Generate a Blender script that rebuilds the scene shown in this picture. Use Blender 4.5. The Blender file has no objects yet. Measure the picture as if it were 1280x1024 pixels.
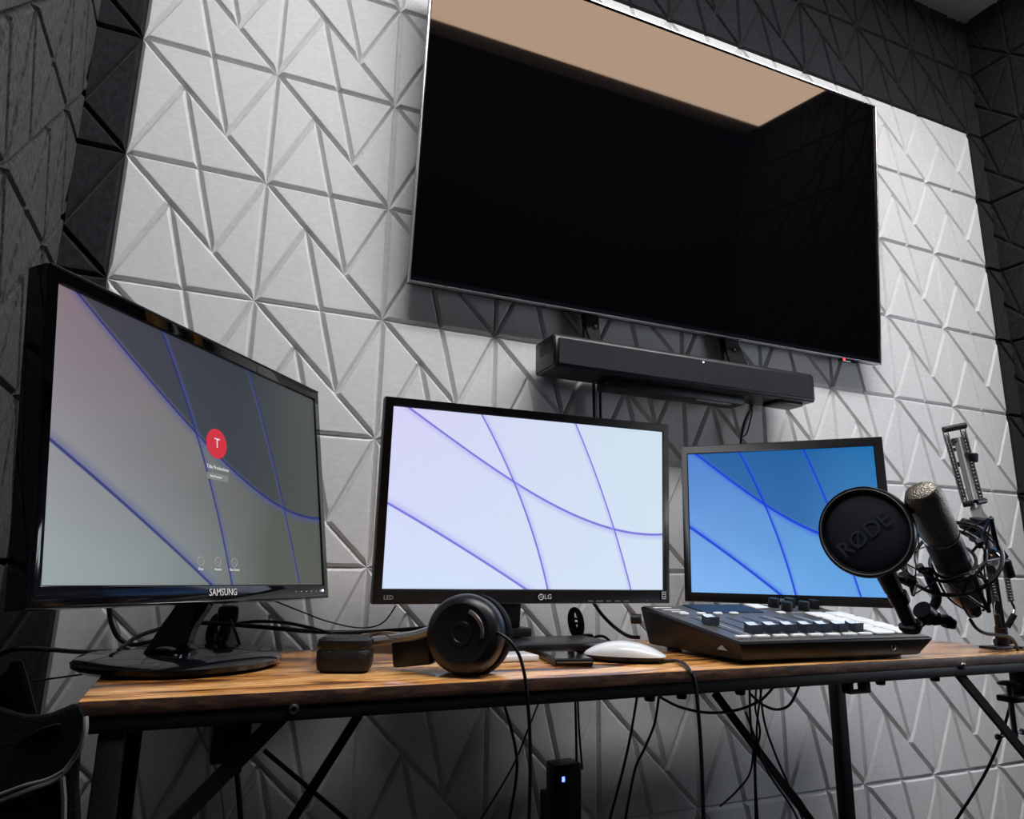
import bpy, bmesh, math, random
from mathutils import Vector, Matrix, Quaternion
random.seed(7)
PI = math.pi
SC = bpy.context.scene
COL = SC.collection

# ------------------------------------------------------------------ camera
F = 876.06                      # focal length in pixels of the 1280 px wide frame
CR = Vector((0.91722161, -0.39805079, 0.01612696))
CD = Vector((0.1016366, 0.1946737, -0.97558811))
CF = Vector((0.38519412, 0.89646959, 0.21901545))
CC = Vector((0.1858582, -1.22807789, 0.86519983))
cam_data = bpy.data.cameras.new('camera')
cam_data.sensor_width = 36.0
cam_data.lens = F / 1280 * 36.0
cam_data.clip_start = 0.02
cam = bpy.data.objects.new('camera', cam_data)
COL.objects.link(cam)
m = Matrix.Identity(4)
for i, a in enumerate((CR, -CD, -CF)):
    for j in range(3):
        m[j][i] = a[j]
for j in range(3):
    m[j][3] = CC[j]
cam.matrix_world = m
SC.camera = cam

def ray(u, v):
    return CR * ((u - 640) / F) + CD * ((v - 512) / F) + CF
def at_t(u, v, t):                # measured point at distance t ahead
    return CC + ray(u, v) * t
def at_y(u, v, y):                # measured point on a plane parallel to the back wall
    d = ray(u, v); return CC + d * ((y - CC.y) / d.y)
def at_z(u, v, z):                # measured point on a level plane
    d = ray(u, v); return CC + d * ((z - CC.z) / d.z)

# ------------------------------------------------------------------ materials
def new_mat(name):
    mt = bpy.data.materials.new(name); mt.use_nodes = True
    nt = mt.node_tree
    return mt, nt, nt.nodes['Principled BSDF']
def pmat(name, col, rough=0.5, metal=0.0, spec=0.5, coat=0.0, bump=None, emit=None, estr=0.0, var=None):
    mt, nt, b = new_mat(name)
    b.inputs['Base Color'].default_value = (*col, 1)
    b.inputs['Roughness'].default_value = rough
    b.inputs['Metallic'].default_value = metal
    b.inputs['Specular IOR Level'].default_value = spec
    b.inputs['Coat Weight'].default_value = coat
    b.inputs['Coat Roughness'].default_value = 0.05
    if emit:
        b.inputs['Emission Color'].default_value = (*emit, 1)
        b.inputs['Emission Strength'].default_value = estr
    tc = nt.nodes.new('ShaderNodeTexCoord')
    if bump:
        sc, st = bump
        n = nt.nodes.new('ShaderNodeTexNoise'); n.inputs['Scale'].default_value = sc
        n.inputs['Detail'].default_value = 4
        nt.links.new(tc.outputs['Object'], n.inputs['Vector'])
        bp = nt.nodes.new('ShaderNodeBump'); bp.inputs['Strength'].default_value = st
        bp.inputs['Distance'].default_value = 0.002
        nt.links.new(n.outputs['Fac'], bp.inputs['Height'])
        nt.links.new(bp.outputs['Normal'], b.inputs['Normal'])
    # slight surface variation keeps every material procedural
    n2 = nt.nodes.new('ShaderNodeTexNoise'); n2.inputs['Scale'].default_value = (var or 9)
    nt.links.new(tc.outputs['Object'], n2.inputs['Vector'])
    mr = nt.nodes.new('ShaderNodeMapRange')
    mr.inputs['To Min'].default_value = max(0.0, rough - 0.06); mr.inputs['To Max'].default_value = min(1, rough + 0.06)
    nt.links.new(n2.outputs['Fac'], mr.inputs['Value']); nt.links.new(mr.outputs['Result'], b.inputs['Roughness'])
    return mt

def fibre_mat(name, c1, c2, scale, stretch, bump, rough=0.9, p=0.5, sheen=0.0):
    mt, nt, b = new_mat(name)
    tc = nt.nodes.new('ShaderNodeTexCoord'); mp = nt.nodes.new('ShaderNodeMapping')
    mp.inputs['Scale'].default_value = stretch
    nt.links.new(tc.outputs['Object'], mp.inputs['Vector'])
    n = nt.nodes.new('ShaderNodeTexNoise'); n.inputs['Scale'].default_value = scale; n.inputs['Detail'].default_value = 6
    n.inputs['Roughness'].default_value = 0.7
    nt.links.new(mp.outputs['Vector'], n.inputs['Vector'])
    r = nt.nodes.new('ShaderNodeValToRGB')
    r.color_ramp.elements[0].position = p - 0.15; r.color_ramp.elements[0].color = (*c1, 1)
    r.color_ramp.elements[1].position = p + 0.2; r.color_ramp.elements[1].color = (*c2, 1)
    nt.links.new(n.outputs['Fac'], r.inputs['Fac']); nt.links.new(r.outputs['Color'], b.inputs['Base Color'])
    b.inputs['Roughness'].default_value = rough
    b.inputs['Specular IOR Level'].default_value = 0.25
    b.inputs['Sheen Weight'].default_value = sheen; b.inputs['Sheen Roughness'].default_value = .45; b.inputs['Sheen Tint'].default_value = (1, .93, .86, 1)
    bp = nt.nodes.new('ShaderNodeBump'); bp.inputs['Strength'].default_value = bump; bp.inputs['Distance'].default_value = 0.0015
    nt.links.new(n.outputs['Fac'], bp.inputs['Height']); nt.links.new(bp.outputs['Normal'], b.inputs['Normal'])
    return mt

M = {}
M['white_panel'] = fibre_mat('white_felt', (.62, .612, .612), (.71, .704, .706), 60, (1, 1, 2.2), 0.30)
M['black_panel'] = fibre_mat('black_felt', (.0045, .005, .007), (.021, .022, .026), 120, (1, 1, .6), 0.5, sheen=.085)
M['black_side'] = fibre_mat('black_felt_side', (.010, .0095, .0095), (.105, .098, .090), 260, (1, 1, .30), 0.8, p=.53, sheen=.06)
M['ceiling'] = pmat('ceiling_paint', (.80, .79, .78), .9)
M['floor'] = fibre_mat('carpet', (.03, .03, .033), (.06, .06, .062), 200, (1, 1, 1), 0.5)
M['dark_wall'] = pmat('dark_curtain', (.006, .006, .007), .95, spec=.1)
M['black_metal'] = pmat('black_powder_metal', (.0045, .0045, .005), .5, 0.0, .3, bump=(400, .2))
M['matte_black'] = pmat('matte_black_plastic', (.006, .006, .0075), .45, 0, .35, bump=(900, .12))
M['gloss_black'] = pmat('gloss_black_plastic', (.004, .004, .006), .09, coat=.35, spec=.4)
M['satin_black'] = pmat('satin_black', (.007, .007, .009), .34, spec=.4)
M['charcoal'] = pmat('charcoal_fabric', (.013, .014, .018), .75, 0, .3, bump=(700, .4))
M['grey_trim'] = pmat('grey_piping', (.16, .17, .17), .6)
M['rubber'] = pmat('cable_rubber', (.004, .004, .005), .4, spec=.4)
M['bag_cloth'] = pmat('bag_cloth', (.0045, .005, .006), .8, 0, .15, bump=(500, .5))
M['navy'] = pmat('dark_navy_cloth', (.007, .009, .016), .8, 0, .2, bump=(500, .4))
M['leather'] = pmat('pad_leather', (.006, .006, .007), .5, 0, .4, bump=(300, .4))
M['silver'] = pmat('brushed_silver', (.62, .62, .63), .28, 1.0)
M['arm_grey'] = pmat('arm_grey', (.20, .20, .205), .4, .3)
M['spring'] = pmat('spring_steel', (.10, .10, .105), .35, .8)
M['chrome'] = pmat('chrome', (.75, .75, .76), .12, 1.0)
M['steel'] = pmat('dark_steel', (.20, .20, .21), .35, 1.0)
M['white_plastic'] = pmat('white_plastic', (.78, .78, .78), .25, coat=.3)
M['button_white'] = pmat('white_button', (.82, .82, .80), .4)
M['mixer_face'] = pmat('mixer_faceplate', (.075, .073, .068), .38, bump=(600, .1))
M['mixer_body'] = pmat('mixer_body', (.005, .005, .006), .42, spec=.3)
M['fader'] = pmat('fader_cap', (.035, .05, .075), .3)
M['fader_top'] = pmat('fader_top', (.62, .70, .80), .3)
M['print'] = pmat('white_print', (.75, .75, .75), .5)
M['grey_print'] = pmat('grey_print', (.35, .35, .36), .5)
M['mic_body'] = pmat('mic_nickel', (.085, .083, .085), .34, .4)
M['groove'] = pmat('groove_black', (.002, .002, .002), .6)
M['white_cord'] = pmat('pale_cord', (.35, .35, .36), .5)
M['red_led'] = pmat('red_led', (.3, .01, .01), .4, emit=(1, .05, .06), estr=2)
M['blue_led'] = pmat('blue_led', (.1, .1, .5), .4, emit=(.12, .2, 1), estr=3.5)
M['white_led'] = pmat('white_led', (.5, .5, .8), .4, emit=(.8, .85, 1), estr=2.5)
M['copper'] = pmat('dull_bronze', (.34, .26, .19), .35, .5)

def grille_mat():
    mt, nt, b = new_mat('woven_grille')
    tc = nt.nodes.new('ShaderNodeTexCoord'); v = nt.nodes.new('ShaderNodeTexVoronoi'); v.inputs['Scale'].default_value = 520
    nt.links.new(tc.outputs['Object'], v.inputs['Vector'])
    r = nt.nodes.new('ShaderNodeValToRGB')
    r.color_ramp.elements[0].position = .12; r.color_ramp.elements[0].color = (.03, .028, .026, 1)
    r.color_ramp.elements[1].position = .5; r.color_ramp.elements[1].color = (.21, .185, .155, 1)
    nt.links.new(v.outputs['Distance'], r.inputs['Fac']); nt.links.new(r.outputs['Color'], b.inputs['Base Color'])
    b.inputs['Metallic'].default_value = .8; b.inputs['Roughness'].default_value = .4
    bp = nt.nodes.new('ShaderNodeBump'); bp.inputs['Strength'].default_value = .8; bp.inputs['Distance'].default_value = .0008
    nt.links.new(v.outputs['Distance'], bp.inputs['Height']); nt.links.new(bp.outputs['Normal'], b.inputs['Normal'])
    return mt
M['grille'] = grille_mat()

def wood_mat(name, cols, scale=(1.0, 9, 9), gloss=.30, coat=.25):
    mt, nt, b = new_mat(name)
    tc = nt.nodes.new('ShaderNodeTexCoord'); mp = nt.nodes.new('ShaderNodeMapping')
    mp.inputs['Scale'].default_value = scale
    nt.links.new(tc.outputs['Object'], mp.inputs['Vector'])
    n = nt.nodes.new('ShaderNodeTexNoise'); n.inputs['Scale'].default_value = 2.6; n.inputs['Detail'].default_value = 9
    n.inputs['Roughness'].default_value = .62; n.inputs['Distortion'].default_value = 1.3
    nt.links.new(mp.outputs['Vector'], n.inputs['Vector'])
    r = nt.nodes.new('ShaderNodeValToRGB'); cr = r.color_ramp
    cr.elements[0].position = cols[0][0]; cr.elements[0].color = (*cols[0][1], 1)
    cr.elements[1].position = cols[-1][0]; cr.elements[1].color = (*cols[-1][1], 1)
    for p, c in cols[1:-1]:
        e = cr.elements.new(p); e.color = (*c, 1)
    nt.links.new(n.outputs['Fac'], r.inputs['Fac'])
    n2 = nt.nodes.new('ShaderNodeTexNoise'); n2.inputs['Scale'].default_value = 26; n2.inputs['Detail'].default_value = 5
    nt.links.new(mp.outputs['Vector'], n2.inputs['Vector'])
    mr = nt.nodes.new('ShaderNodeMapRange'); mr.inputs['From Min'].default_value = .35; mr.inputs['From Max'].default_value = .62
    mr.inputs['To Min'].default_value = .62; mr.inputs['To Max'].default_value = 1.08
    nt.links.new(n2.outputs['Fac'], mr.inputs['Value'])
    mx = nt.nodes.new('ShaderNodeMix'); mx.data_type = 'RGBA'; mx.blend_type = 'MULTIPLY'; mx.inputs['Factor'].default_value = 1
    nt.links.new(r.outputs['Color'], mx.inputs['A']); nt.links.new(mr.outputs['Result'], mx.inputs['B'])
    nt.links.new(mx.outputs['Result'], b.inputs['Base Color'])
    b.inputs['Roughness'].default_value = gloss; b.inputs['Coat Weight'].default_value = coat
    b.inputs['Coat Roughness'].default_value = .18
    bp = nt.nodes.new('ShaderNodeBump'); bp.inputs['Strength'].default_value = .15; bp.inputs['Distance'].default_value = .001
    nt.links.new(n2.outputs['Fac'], bp.inputs['Height']); nt.links.new(bp.outputs['Normal'], b.inputs['Normal'])
    return mt
M['wood'] = wood_mat('rustic_wood', [(.36, (.045, .018, .012)), (.425, (.25, .085, .022)), (.49, (.68, .28, .065)), (.59, (.95, .51, .19))], (1.3, 7, 9), .24, .5)
M['wood_edge'] = wood_mat('rustic_wood_edge', [(.36, (.020, .011, .009)), (.5, (.07, .032, .020)), (.66, (.17, .085, .05))], (6, 20, 30), .5, 0)

class NB:
    """tiny node builder for procedural screen pictures"""
    def __init__(self, nt): self.nt = nt
    def link(self, a, s):
        if isinstance(a, (int, float)): s.default_value = a
        elif isinstance(a, tuple): s.default_value = (*a, 1)
        else: self.nt.links.new(a, s)
    def math(self, op, a, b=0.0, c=0.0, clamp=False):
        n = self.nt.nodes.new('ShaderNodeMath'); n.operation = op; n.use_clamp = clamp
        self.link(a, n.inputs[0]); self.link(b, n.inputs[1])
        self.link(c, n.inputs[2]); return n.outputs[0]
    def smooth(self, x, a, b, lo=0.0, hi=1.0):
        n = self.nt.nodes.new('ShaderNodeMapRange'); n.interpolation_type = 'SMOOTHSTEP'
        self.link(x, n.inputs['Value'])
        n.inputs['From Min'].default_value = a; n.inputs['From Max'].default_value = b
        n.inputs['To Min'].default_value = lo; n.inputs['To Max'].default_value = hi
        return n.outputs['Result']
    def mix(self, f, a, b):
        n = self.nt.nodes.new('ShaderNodeMix'); n.data_type = 'RGBA'
        self.link(f, n.inputs['Factor']); self.link(a, n.inputs['A']); self.link(b, n.inputs['B'])
        return n.outputs['Result']
    def poly(self, x, co):
        r = float(co[0])
        for c in co[1:]:
            r = self.math('MULTIPLY_ADD', r, x, c) if not isinstance(r, float) else self.math('MULTIPLY_ADD', x, r, c)
        return r

def s2l(c):
    return tuple(((x / 255) / 12.92 if x <= 10 else ((x / 255 + .055) / 1.055) ** 2.4) for x in c)

def wallpaper(name, TL, TR, BL, BR, line, glow, strength, region=None, rough=.35, spec=.3, lw=1.0, gain=1.0):
    mt, nt, b = new_mat(name); N = NB(nt)
    uvn = nt.nodes.new('ShaderNodeUVMap'); uvn.uv_map = 'UVMap'
    sp = nt.nodes.new('ShaderNodeSeparateXYZ'); nt.links.new(uvn.outputs['UV'], sp.inputs[0])
    u, v = sp.outputs['X'], sp.outputs['Y']
    nz = nt.nodes.new('ShaderNodeTexNoise'); nz.inputs['Scale'].default_value = 2.2; nz.inputs['Detail'].default_value = 1
    nt.links.new(uvn.outputs['UV'], nz.inputs['Vector'])
    w = N.math('MULTIPLY_ADD', nz.outputs['Fac'], .24, -.12)
    uw = N.math('MULTIPLY_ADD', u, gain, w, clamp=True); vw = N.math('ADD', v, w, clamp=True)
    top = N.mix(uw, s2l(TL), s2l(TR)); bot = N.mix(uw, s2l(BL), s2l(BR))
    base = N.mix(vw, bot, top)
    fA = N.poly(u, (.497, -.141, -1.067, 1.054)); fD = N.poly(u, (-.162, -.888, .458))
    fB = N.poly(v, (-.105, -.151, .553)); fC = N.poly(v, (-.059, -.166, .871))
    dA = N.math('MULTIPLY', N.math('SUBTRACT', v, fA), .44)
    dD = N.math('MULTIPLY', N.math('SUBTRACT', v, fD), .44)
    dB = N.math('MULTIPLY', N.math('SUBTRACT', u, fB), .93)
    dC = N.math('MULTIPLY', N.math('SUBTRACT', u, fC), .93)
    if region:     # the darker field above curve A
        g = N.smooth(dA, -.005, .01)
        g = N.math('MULTIPLY', g, N.smooth(u, 1.0, .55, .25, 1.0))
        base = N.mix(N.math('MULTIPLY', g, region[1]), base, s2l(region[0]))
    for d, sgn, wd in ((dA, -1, 1.0), (dB, 1, 1.0), (dC, -1, .8), (dD, 1, 1.1)):
        side = N.smooth(N.math('MULTIPLY', d, sgn), 0.0, .022 * wd, 1.0, 0.0)
        pos = N.math('GREATER_THAN', N.math('MULTIPLY', d, sgn), 0.0)
        gl = N.math('MULTIPLY', N.math('MULTIPLY', side, pos), .55)
        base = N.mix(gl, base, s2l(glow))
        core = N.smooth(N.math('ABSOLUTE', d), .0012 * lw, .0058 * wd * lw, 1.0, 0.0)
        base = N.mix(N.math('MULTIPLY', core, .9), base, s2l(line))
    b.inputs['Base Color'].default_value = (.01, .01, .012, 1)
    nt.links.new(base, b.inputs['Emission Color']); b.inputs['Emission Strength'].default_value = strength
    b.inputs['Roughness'].default_value = rough; b.inputs['Specular IOR Level'].default_value = spec
    return mt
M['screen_left'] = wallpaper('login_screen_picture', (128, 108, 118), (74, 80, 74), (150, 161, 164), (84, 88, 80), (20, 34, 112), (72, 80, 140), 1.0, ((36, 46, 58), .85), lw=.8, spec=.15, gain=1.35)
M['screen_mid'] = wallpaper('bright_desktop_picture', (214, 210, 245), (205, 226, 238), (210, 224, 250), (212, 226, 244), (104, 96, 215), (172, 170, 240), 1.0, lw=.85)
M['screen_right'] = wallpaper('blue_desktop_picture', (82, 128, 205), (20, 110, 170), (128, 180, 240), (98, 164, 228), (12, 44, 210), (30, 84, 225), 1.0, ((0, 84, 146), .75), lw=1.25)

def tv_mat():
    mt, nt, b = new_mat('tv_glass')
    out = nt.nodes['Material Output']
    b.inputs['Base Color'].default_value = (.0012, .0014, .002, 1); b.inputs['Roughness'].default_value = .6
    b.inputs['Specular IOR Level'].default_value = 0
    g = nt.nodes.new('ShaderNodeBsdfGlossy'); g.inputs['Color'].default_value = (.95, .66, .46, 1); g.inputs['Roughness'].default_value = .02
    tc = nt.nodes.new('ShaderNodeTexCoord')
    n = nt.nodes.new('ShaderNodeTexNoise'); n.inputs['Scale'].default_value = 3
    nt.links.new(tc.outputs['Object'], n.inputs['Vector'])
    mr = nt.nodes.new('ShaderNodeMapRange'); mr.inputs['To Min'].default_value = .02; mr.inputs['To Max'].default_value = .045
    nt.links.new(n.outputs['Fac'], mr.inputs['Value']); nt.links.new(mr.outputs['Result'], g.inputs['Roughness'])
    mx = nt.nodes.new('ShaderNodeMixShader'); mx.inputs['Fac'].default_value = TV_REFLECT
    nt.links.new(b.outputs['BSDF'], mx.inputs[1]); nt.links.new(g.outputs['BSDF'], mx.inputs[2])
    nt.links.new(mx.outputs['Shader'], out.inputs['Surface'])
    return mt
TV_REFLECT = .0235
PANEL = 19.5
M['tv_glass'] = tv_mat()

# ------------------------------------------------------------------ mesh helpers
def obj(name, bm, mat, parent=None, smooth=True, angle=35, mats=None):
    bmesh.ops.recalc_face_normals(bm, faces=bm.faces)
    me = bpy.data.meshes.new(name); bm.to_mesh(me); bm.free()
    return obj_me(name, me, mat, parent, smooth, angle, mats)
def obj_me(name, me, mat, parent=None, smooth=True, angle=35, mats=None):
    for x in (mats or [mat]):
        me.materials.append(M[x] if isinstance(x, str) else x)
    if smooth:
        for p in me.polygons: p.use_smooth = True
        me.set_sharp_from_angle(angle=math.radians(angle))
    o = bpy.data.objects.new(name, me); COL.objects.link(o)
    if parent: o.parent = parent
    return o
def tag(o, label, cat, group=None):
    o['label'] = label; o['category'] = cat
    if group: o['group'] = group
    return o
def thing(name, label, cat, loc=(0, 0, 0), rot=None, group=None, mat=None):
    o = bpy.data.objects.new(name, None); COL.objects.link(o); o.empty_display_size = .05
    if mat is not None: o.matrix_world = mat
    else:
        o.location = loc
        if rot: o.rotation_euler = rot
    return tag(o, label, cat, group)
def struct(o):
    o['kind'] = 'structure'; return o
def B(): return bmesh.new()
def add_box(bm, c, s, bev=0.0, seg=2, mtx=None, mi=0):
    r = bmesh.ops.create_cube(bm, size=1.0)
    vs = r['verts']
    for v in vs:
        v.co = Vector((v.co.x * s[0], v.co.y * s[1], v.co.z * s[2]))
    fs = list({f for v in vs for f in v.link_faces})
    if bev > 0:
        es = list({e for v in vs for e in v.link_edges})
        rr = bmesh.ops.bevel(bm, geom=es, offset=bev, segments=seg, profile=.5, affect='EDGES')
        vs = list({v for f in rr['faces'] for v in f.verts} | {v for v in vs if v.is_valid})
        vs = list(set(vs) | {v for f in {f for v in vs for f in v.link_faces} for v in f.verts})
        fs = list({f for v in vs for f in v.link_faces})
    T = Matrix.Translation(Vector(c))
    if mtx is not None: T = mtx @ T
    for v in vs: v.co = T @ v.co
    for f in fs: f.material_index = mi
    return vs
def box(name, c, s, mat, parent=None, bev=0.0015, seg=2, mtx=None):
    bm = B(); add_box(bm, c, s, bev, seg, mtx); return obj(name, bm, mat, parent)
def frame_to(d, up=Vector((0, 0, 1))):
    z = Vector(d).normalized()
    if abs(z.dot(up)) > .98: up = Vector((1, 0, 0))
    x = up.cross(z).normalized(); y = z.cross(x)
    return Matrix((x, y, z)).transposed()
def add_cyl(bm, a, b, r1, r2=None, n=20, cap=True):
    a = Vector(a); b = Vector(b); r2 = r1 if r2 is None else r2
    R = frame_to(b - a)
    A = [bm.verts.new(a + R @ Vector((math.cos(2 * PI * i / n) * r1, math.sin(2 * PI * i / n) * r1, 0))) for i in range(n)]
    Bv = [bm.verts.new(b + R @ Vector((math.cos(2 * PI * i / n) * r2, math.sin(2 * PI * i / n) * r2, 0))) for i in range(n)]
    for i in range(n):
        bm.faces.new((A[i], A[(i + 1) % n], Bv[(i + 1) % n], Bv[i]))
    if cap: bm.faces.new(A[::-1]); bm.faces.new(Bv)
def cyl(name, a, b, r1, mat, parent=None, r2=None, n=20):
    bm = B(); add_cyl(bm, a, b, r1, r2, n); return obj(name, bm, mat, parent)
def catmull(P, k=8, closed=False):
    P = [Vector(p) for p in P]; n = len(P); out = []
    rng = range(n) if closed else range(n - 1)
    for i in rng:
        p0 = P[(i - 1) % n] if closed else P[max(i - 1, 0)]
        p1 = P[i]; p2 = P[(i + 1) % n]
        p3 = P[(i + 2) % n] if closed else P[min(i + 2, n - 1)]
        for j in range(k):
            t = j / k
            out.append(.5 * ((2 * p1) + (p2 - p0) * t + (2 * p0 - 5 * p1 + 4 * p2 - p3) * t * t + (3 * p1 - p0 - 3 * p2 + p3) * t ** 3))
    if not closed: out.append(P[-1])
    return out
def add_tube(bm, P, r, n=8, closed=False, flat=1.0):
    P = [Vector(p) for p in P]; N = len(P); rings = []
    t0 = (P[1] - P[0]).normalized(); R = frame_to(t0); prev = t0; q = R
    for i in range(N):
        if closed: t = (P[(i + 1) % N] - P[i - 1]).normalized()
        else: t = (P[min(i + 1, N - 1)] - P[max(i - 1, 0)]).normalized()
        q = prev.rotation_difference(t).to_matrix() @ q; prev = t
        rr = r[i] if isinstance(r, (list, tuple)) else r
        rings.append([bm.verts.new(P[i] + q @ Vector((math.cos(2 * PI * j / n) * rr, math.sin(2 * PI * j / n) * rr * flat, 0))) for j in range(n)])
    for i in range(N if closed else N - 1):
        a = rings[i]; b = rings[(i + 1) % N]
        off = 0
        if closed and i == N - 1:
            off = min(range(n), key=lambda s: (b[s].co - a[0].co).length)
        for j in range(n):
            bm.faces.new((a[j], a[(j + 1) % n], b[(j + 1 + off) % n], b[(j + off) % n]))
    if not closed: bm.faces.new(rings[0][::-1]); bm.faces.new(rings[-1])
def tube(name, P, r, mat, parent=None, n=8, closed=False, k=8, smooth_path=True):
    bm = B(); add_tube(bm, catmull(P, k, closed) if smooth_path else P, r, n, closed); return obj(name, bm, mat, parent, angle=60)
def add_lathe(bm, prof, n=40, mtx=None, sq=None):
    rings = []
    for (r, z) in prof:
        ring = []
        for i in range(n):
            a = 2 * PI * i / n; x, y = math.cos(a) * r, math.sin(a) * r
            if sq: x, y = sq(x, y, z)[:2]
            p = Vector((x, y, z)); ring.append(bm.verts.new(mtx @ p if mtx is not None else p))
        rings.append(ring)
    for a, b in zip(rings, rings[1:]):
        for i in range(n): bm.faces.new((a[i], a[(i + 1) % n], b[(i + 1) % n], b[i]))
    bm.faces.new(rings[0][::-1]); bm.faces.new(rings[-1])
def lathe(name, prof, mat, parent=None, n=40, mtx=None, sq=None, angle=35):
    bm = B(); add_lathe(bm, prof, n, mtx, sq); return obj(name, bm, mat, parent, angle=angle)
def add_prism(bm, pts, d, mtx=None):
    """polygon pts in (x,z), extruded along y from d[0] to d[1]"""
    a = [bm.verts.new((x, d[0], z)) for x, z in pts]; b = [bm.verts.new((x, d[1], z)) for x, z in pts]
    n = len(pts)
    bm.faces.new(a); bm.faces.new(b[::-1])
    for i in range(n): bm.faces.new((a[i], b[i], b[(i + 1) % n], a[(i + 1) % n]))
    if mtx is not None:
        for v in a + b: v.co = mtx @ v.co
def circle(c, r, R=None, n=48, a0=0, a1=2 * PI, closed=True):
    R = R or Matrix.Identity(3); c = Vector(c)
    m = n if closed else n + 1
    return [c + R @ Vector((math.cos(a0 + (a1 - a0) * i / n) * r, math.sin(a0 + (a1 - a0) * i / n) * r, 0)) for i in range(m)]
def text(name, s, size, mtx, mat, parent, extr=.0003, shear=0, align='CENTER', sx=1.0):
    cu = bpy.data.curves.new('txt', 'FONT'); cu.body = s; cu.size = size; cu.extrude = extr
    cu.align_x = align; cu.align_y = 'CENTER'; cu.shear = shear
    cu.resolution_u = 3
    o = bpy.data.objects.new('txt', cu)
    me = bpy.data.meshes.new_from_object(o)
    me.transform(mtx @ Matrix.Diagonal((sx, 1, 1, 1)))
    bpy.data.objects.remove(o); bpy.data.curves.remove(cu)
    return obj_me(name, me, mat, parent, smooth=False)
FACE = Matrix.Rotation(PI / 2, 4, 'X')       # text lying in xy turned to stand facing -y

# ------------------------------------------------------------------ the room
T = .225
Z0 = 1.76                        # height of grid row 0 above the floor
XL, XR, YB, YF, ZC = -.070, 2.311, 0.0, -1.36, 2.634
TRI = [((0, 0), (1/3, 1/3), (0, 1)), ((1/3, 1/3), (0, 1), (.5, 1)), ((1/3, 1/3), (.5, 1), (1, 1)),
       ((0, 0), (2/3, 2/3), (.5, 0)), ((.5, 0), (2/3, 2/3), (1, 0)), ((1, 0), (2/3, 2/3), (1, 1))]
# the middle piece under the diagonal keeps the diagonal whole
def panel_wall(name, O, U, V, Nn, cols, rows, clip, is_white, mats, thick=.05):
    """geometric relief panels: U across, V down, Nn out into the room"""
    O, U, V, Nn = Vector(O), Vector(U), Vector(V), Vector(Nn)
    bm = B(); g, h = .0066, .0085
    for c in range(*cols):
        for r in range(*rows):
            wi = 0 if is_white(c, r) else 1
            for tri in TRI:
                P = [Vector((a + c, b + r)) * T for a, b in tri]
                la = [(P[1] - P[2]).length, (P[0] - P[2]).length, (P[0] - P[1]).length]
                per = sum(la); I = (P[0] * la[0] + P[1] * la[1] + P[2] * la[2]) / per
                area = abs((P[1] - P[0]).cross(P[2] - P[0])) / 2; rad = 2 * area / per
                rings = []
                for dd, zz in ((0.0, -h), (.55 * g, -.42 * h), (.8 * g, -.08 * h), (g, 0.0)):
                    rings.append([bm.verts.new(O + U * q.x + V * q.y + Nn * zz) for q in [p + (I - p) * (dd / rad) for p in P]])
                for a, b in zip(rings, rings[1:]):
                    for i in range(3):
                        f = bm.faces.new((a[i], a[(i + 1) % 3], b[(i + 1) % 3], b[i])); f.material_index = wi
                f = bm.faces.new(rings[-1]); f.material_index = wi
    for axis, lo, hi in ((U, clip[0], clip[1]), (V, clip[2], clip[3])):
        for val, sg in ((lo, -1), (hi, 1)):
            bmesh.ops.bisect_plane(bm, geom=bm.verts[:] + bm.edges[:] + bm.faces[:], dist=1e-6, plane_co=O + axis * val,
                                   plane_no=axis * sg, clear_outer=True)
    bmesh.ops.remove_doubles(bm, verts=bm.verts[:], dist=1e-6)
    for f in bm.faces:
        f.normal_update()
        if f.normal.dot(Nn) < 0: f.normal_flip()
    # backing slab
    q = [(clip[0] - .05, clip[2] - .03), (clip[1] + .05, clip[2] - .03), (clip[1] + .05, clip[3] + .03), (clip[0] - .05, clip[3] + .03)]
    a = [bm.verts.new(O + U * x + V * y - Nn * (h + .001)) for x, y in q]
    b = [bm.verts.new(O + U * x + V * y - Nn * (h + thick)) for x, y in q]
    fs = [bm.faces.new(a), bm.faces.new(b[::-1])] + [bm.faces.new((a[i], b[i], b[(i + 1) % 4], a[(i + 1) % 4])) for i in range(4)]
    for f in fs: f.material_index = 1
    me = bpy.data.meshes.new(name); bm.to_mesh(me); bm.free()
    return struct(obj_me(name, me, None, smooth=False, mats=mats))
panel_wall('wall_back', (0, 0, Z0), (1, 0, 0), (0, 0, -1), (0, -1, 0), (-1, 11), (-4, 8), (XL, XR, Z0 - ZC, Z0),
           lambda c, r: 0 <= c < 10 and r >= -2, ['white_panel', 'black_panel'])
panel_wall('wall_left', (XL, -.4 * T, Z0), (0, -1, 0), (0, 0, -1), (1, 0, 0), (-1, 6), (-4, 8), (-.4 * T, -YF - .4 * T, Z0 - ZC, Z0),
           lambda c, r: False, ['white_panel', 'black_side'])
panel_wall('wall_right', (XR, -.5 * T, Z0), (0, -1, 0), (0, 0, -1), (-1, 0, 0), (-1, 6), (-4, 8), (-.5 * T, -YF - .5 * T, Z0 - ZC, Z0),
           lambda c, r: False, ['white_panel', 'black_panel'])
struct(box('wall_front', ((XL + XR) / 2, YF - .03, ZC / 2), (XR - XL + .1, .06, ZC), 'dark_wall', bev=0))
struct(box('ceiling', ((XL + XR) / 2, YF / 2, ZC + .03), (XR - XL + .1, -YF + .1, .06), 'ceiling', bev=0))
struct(box('floor', ((XL + XR) / 2, YF / 2, -.03), (XR - XL + .1, -YF + .1, .06), 'floor', bev=0))

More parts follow.
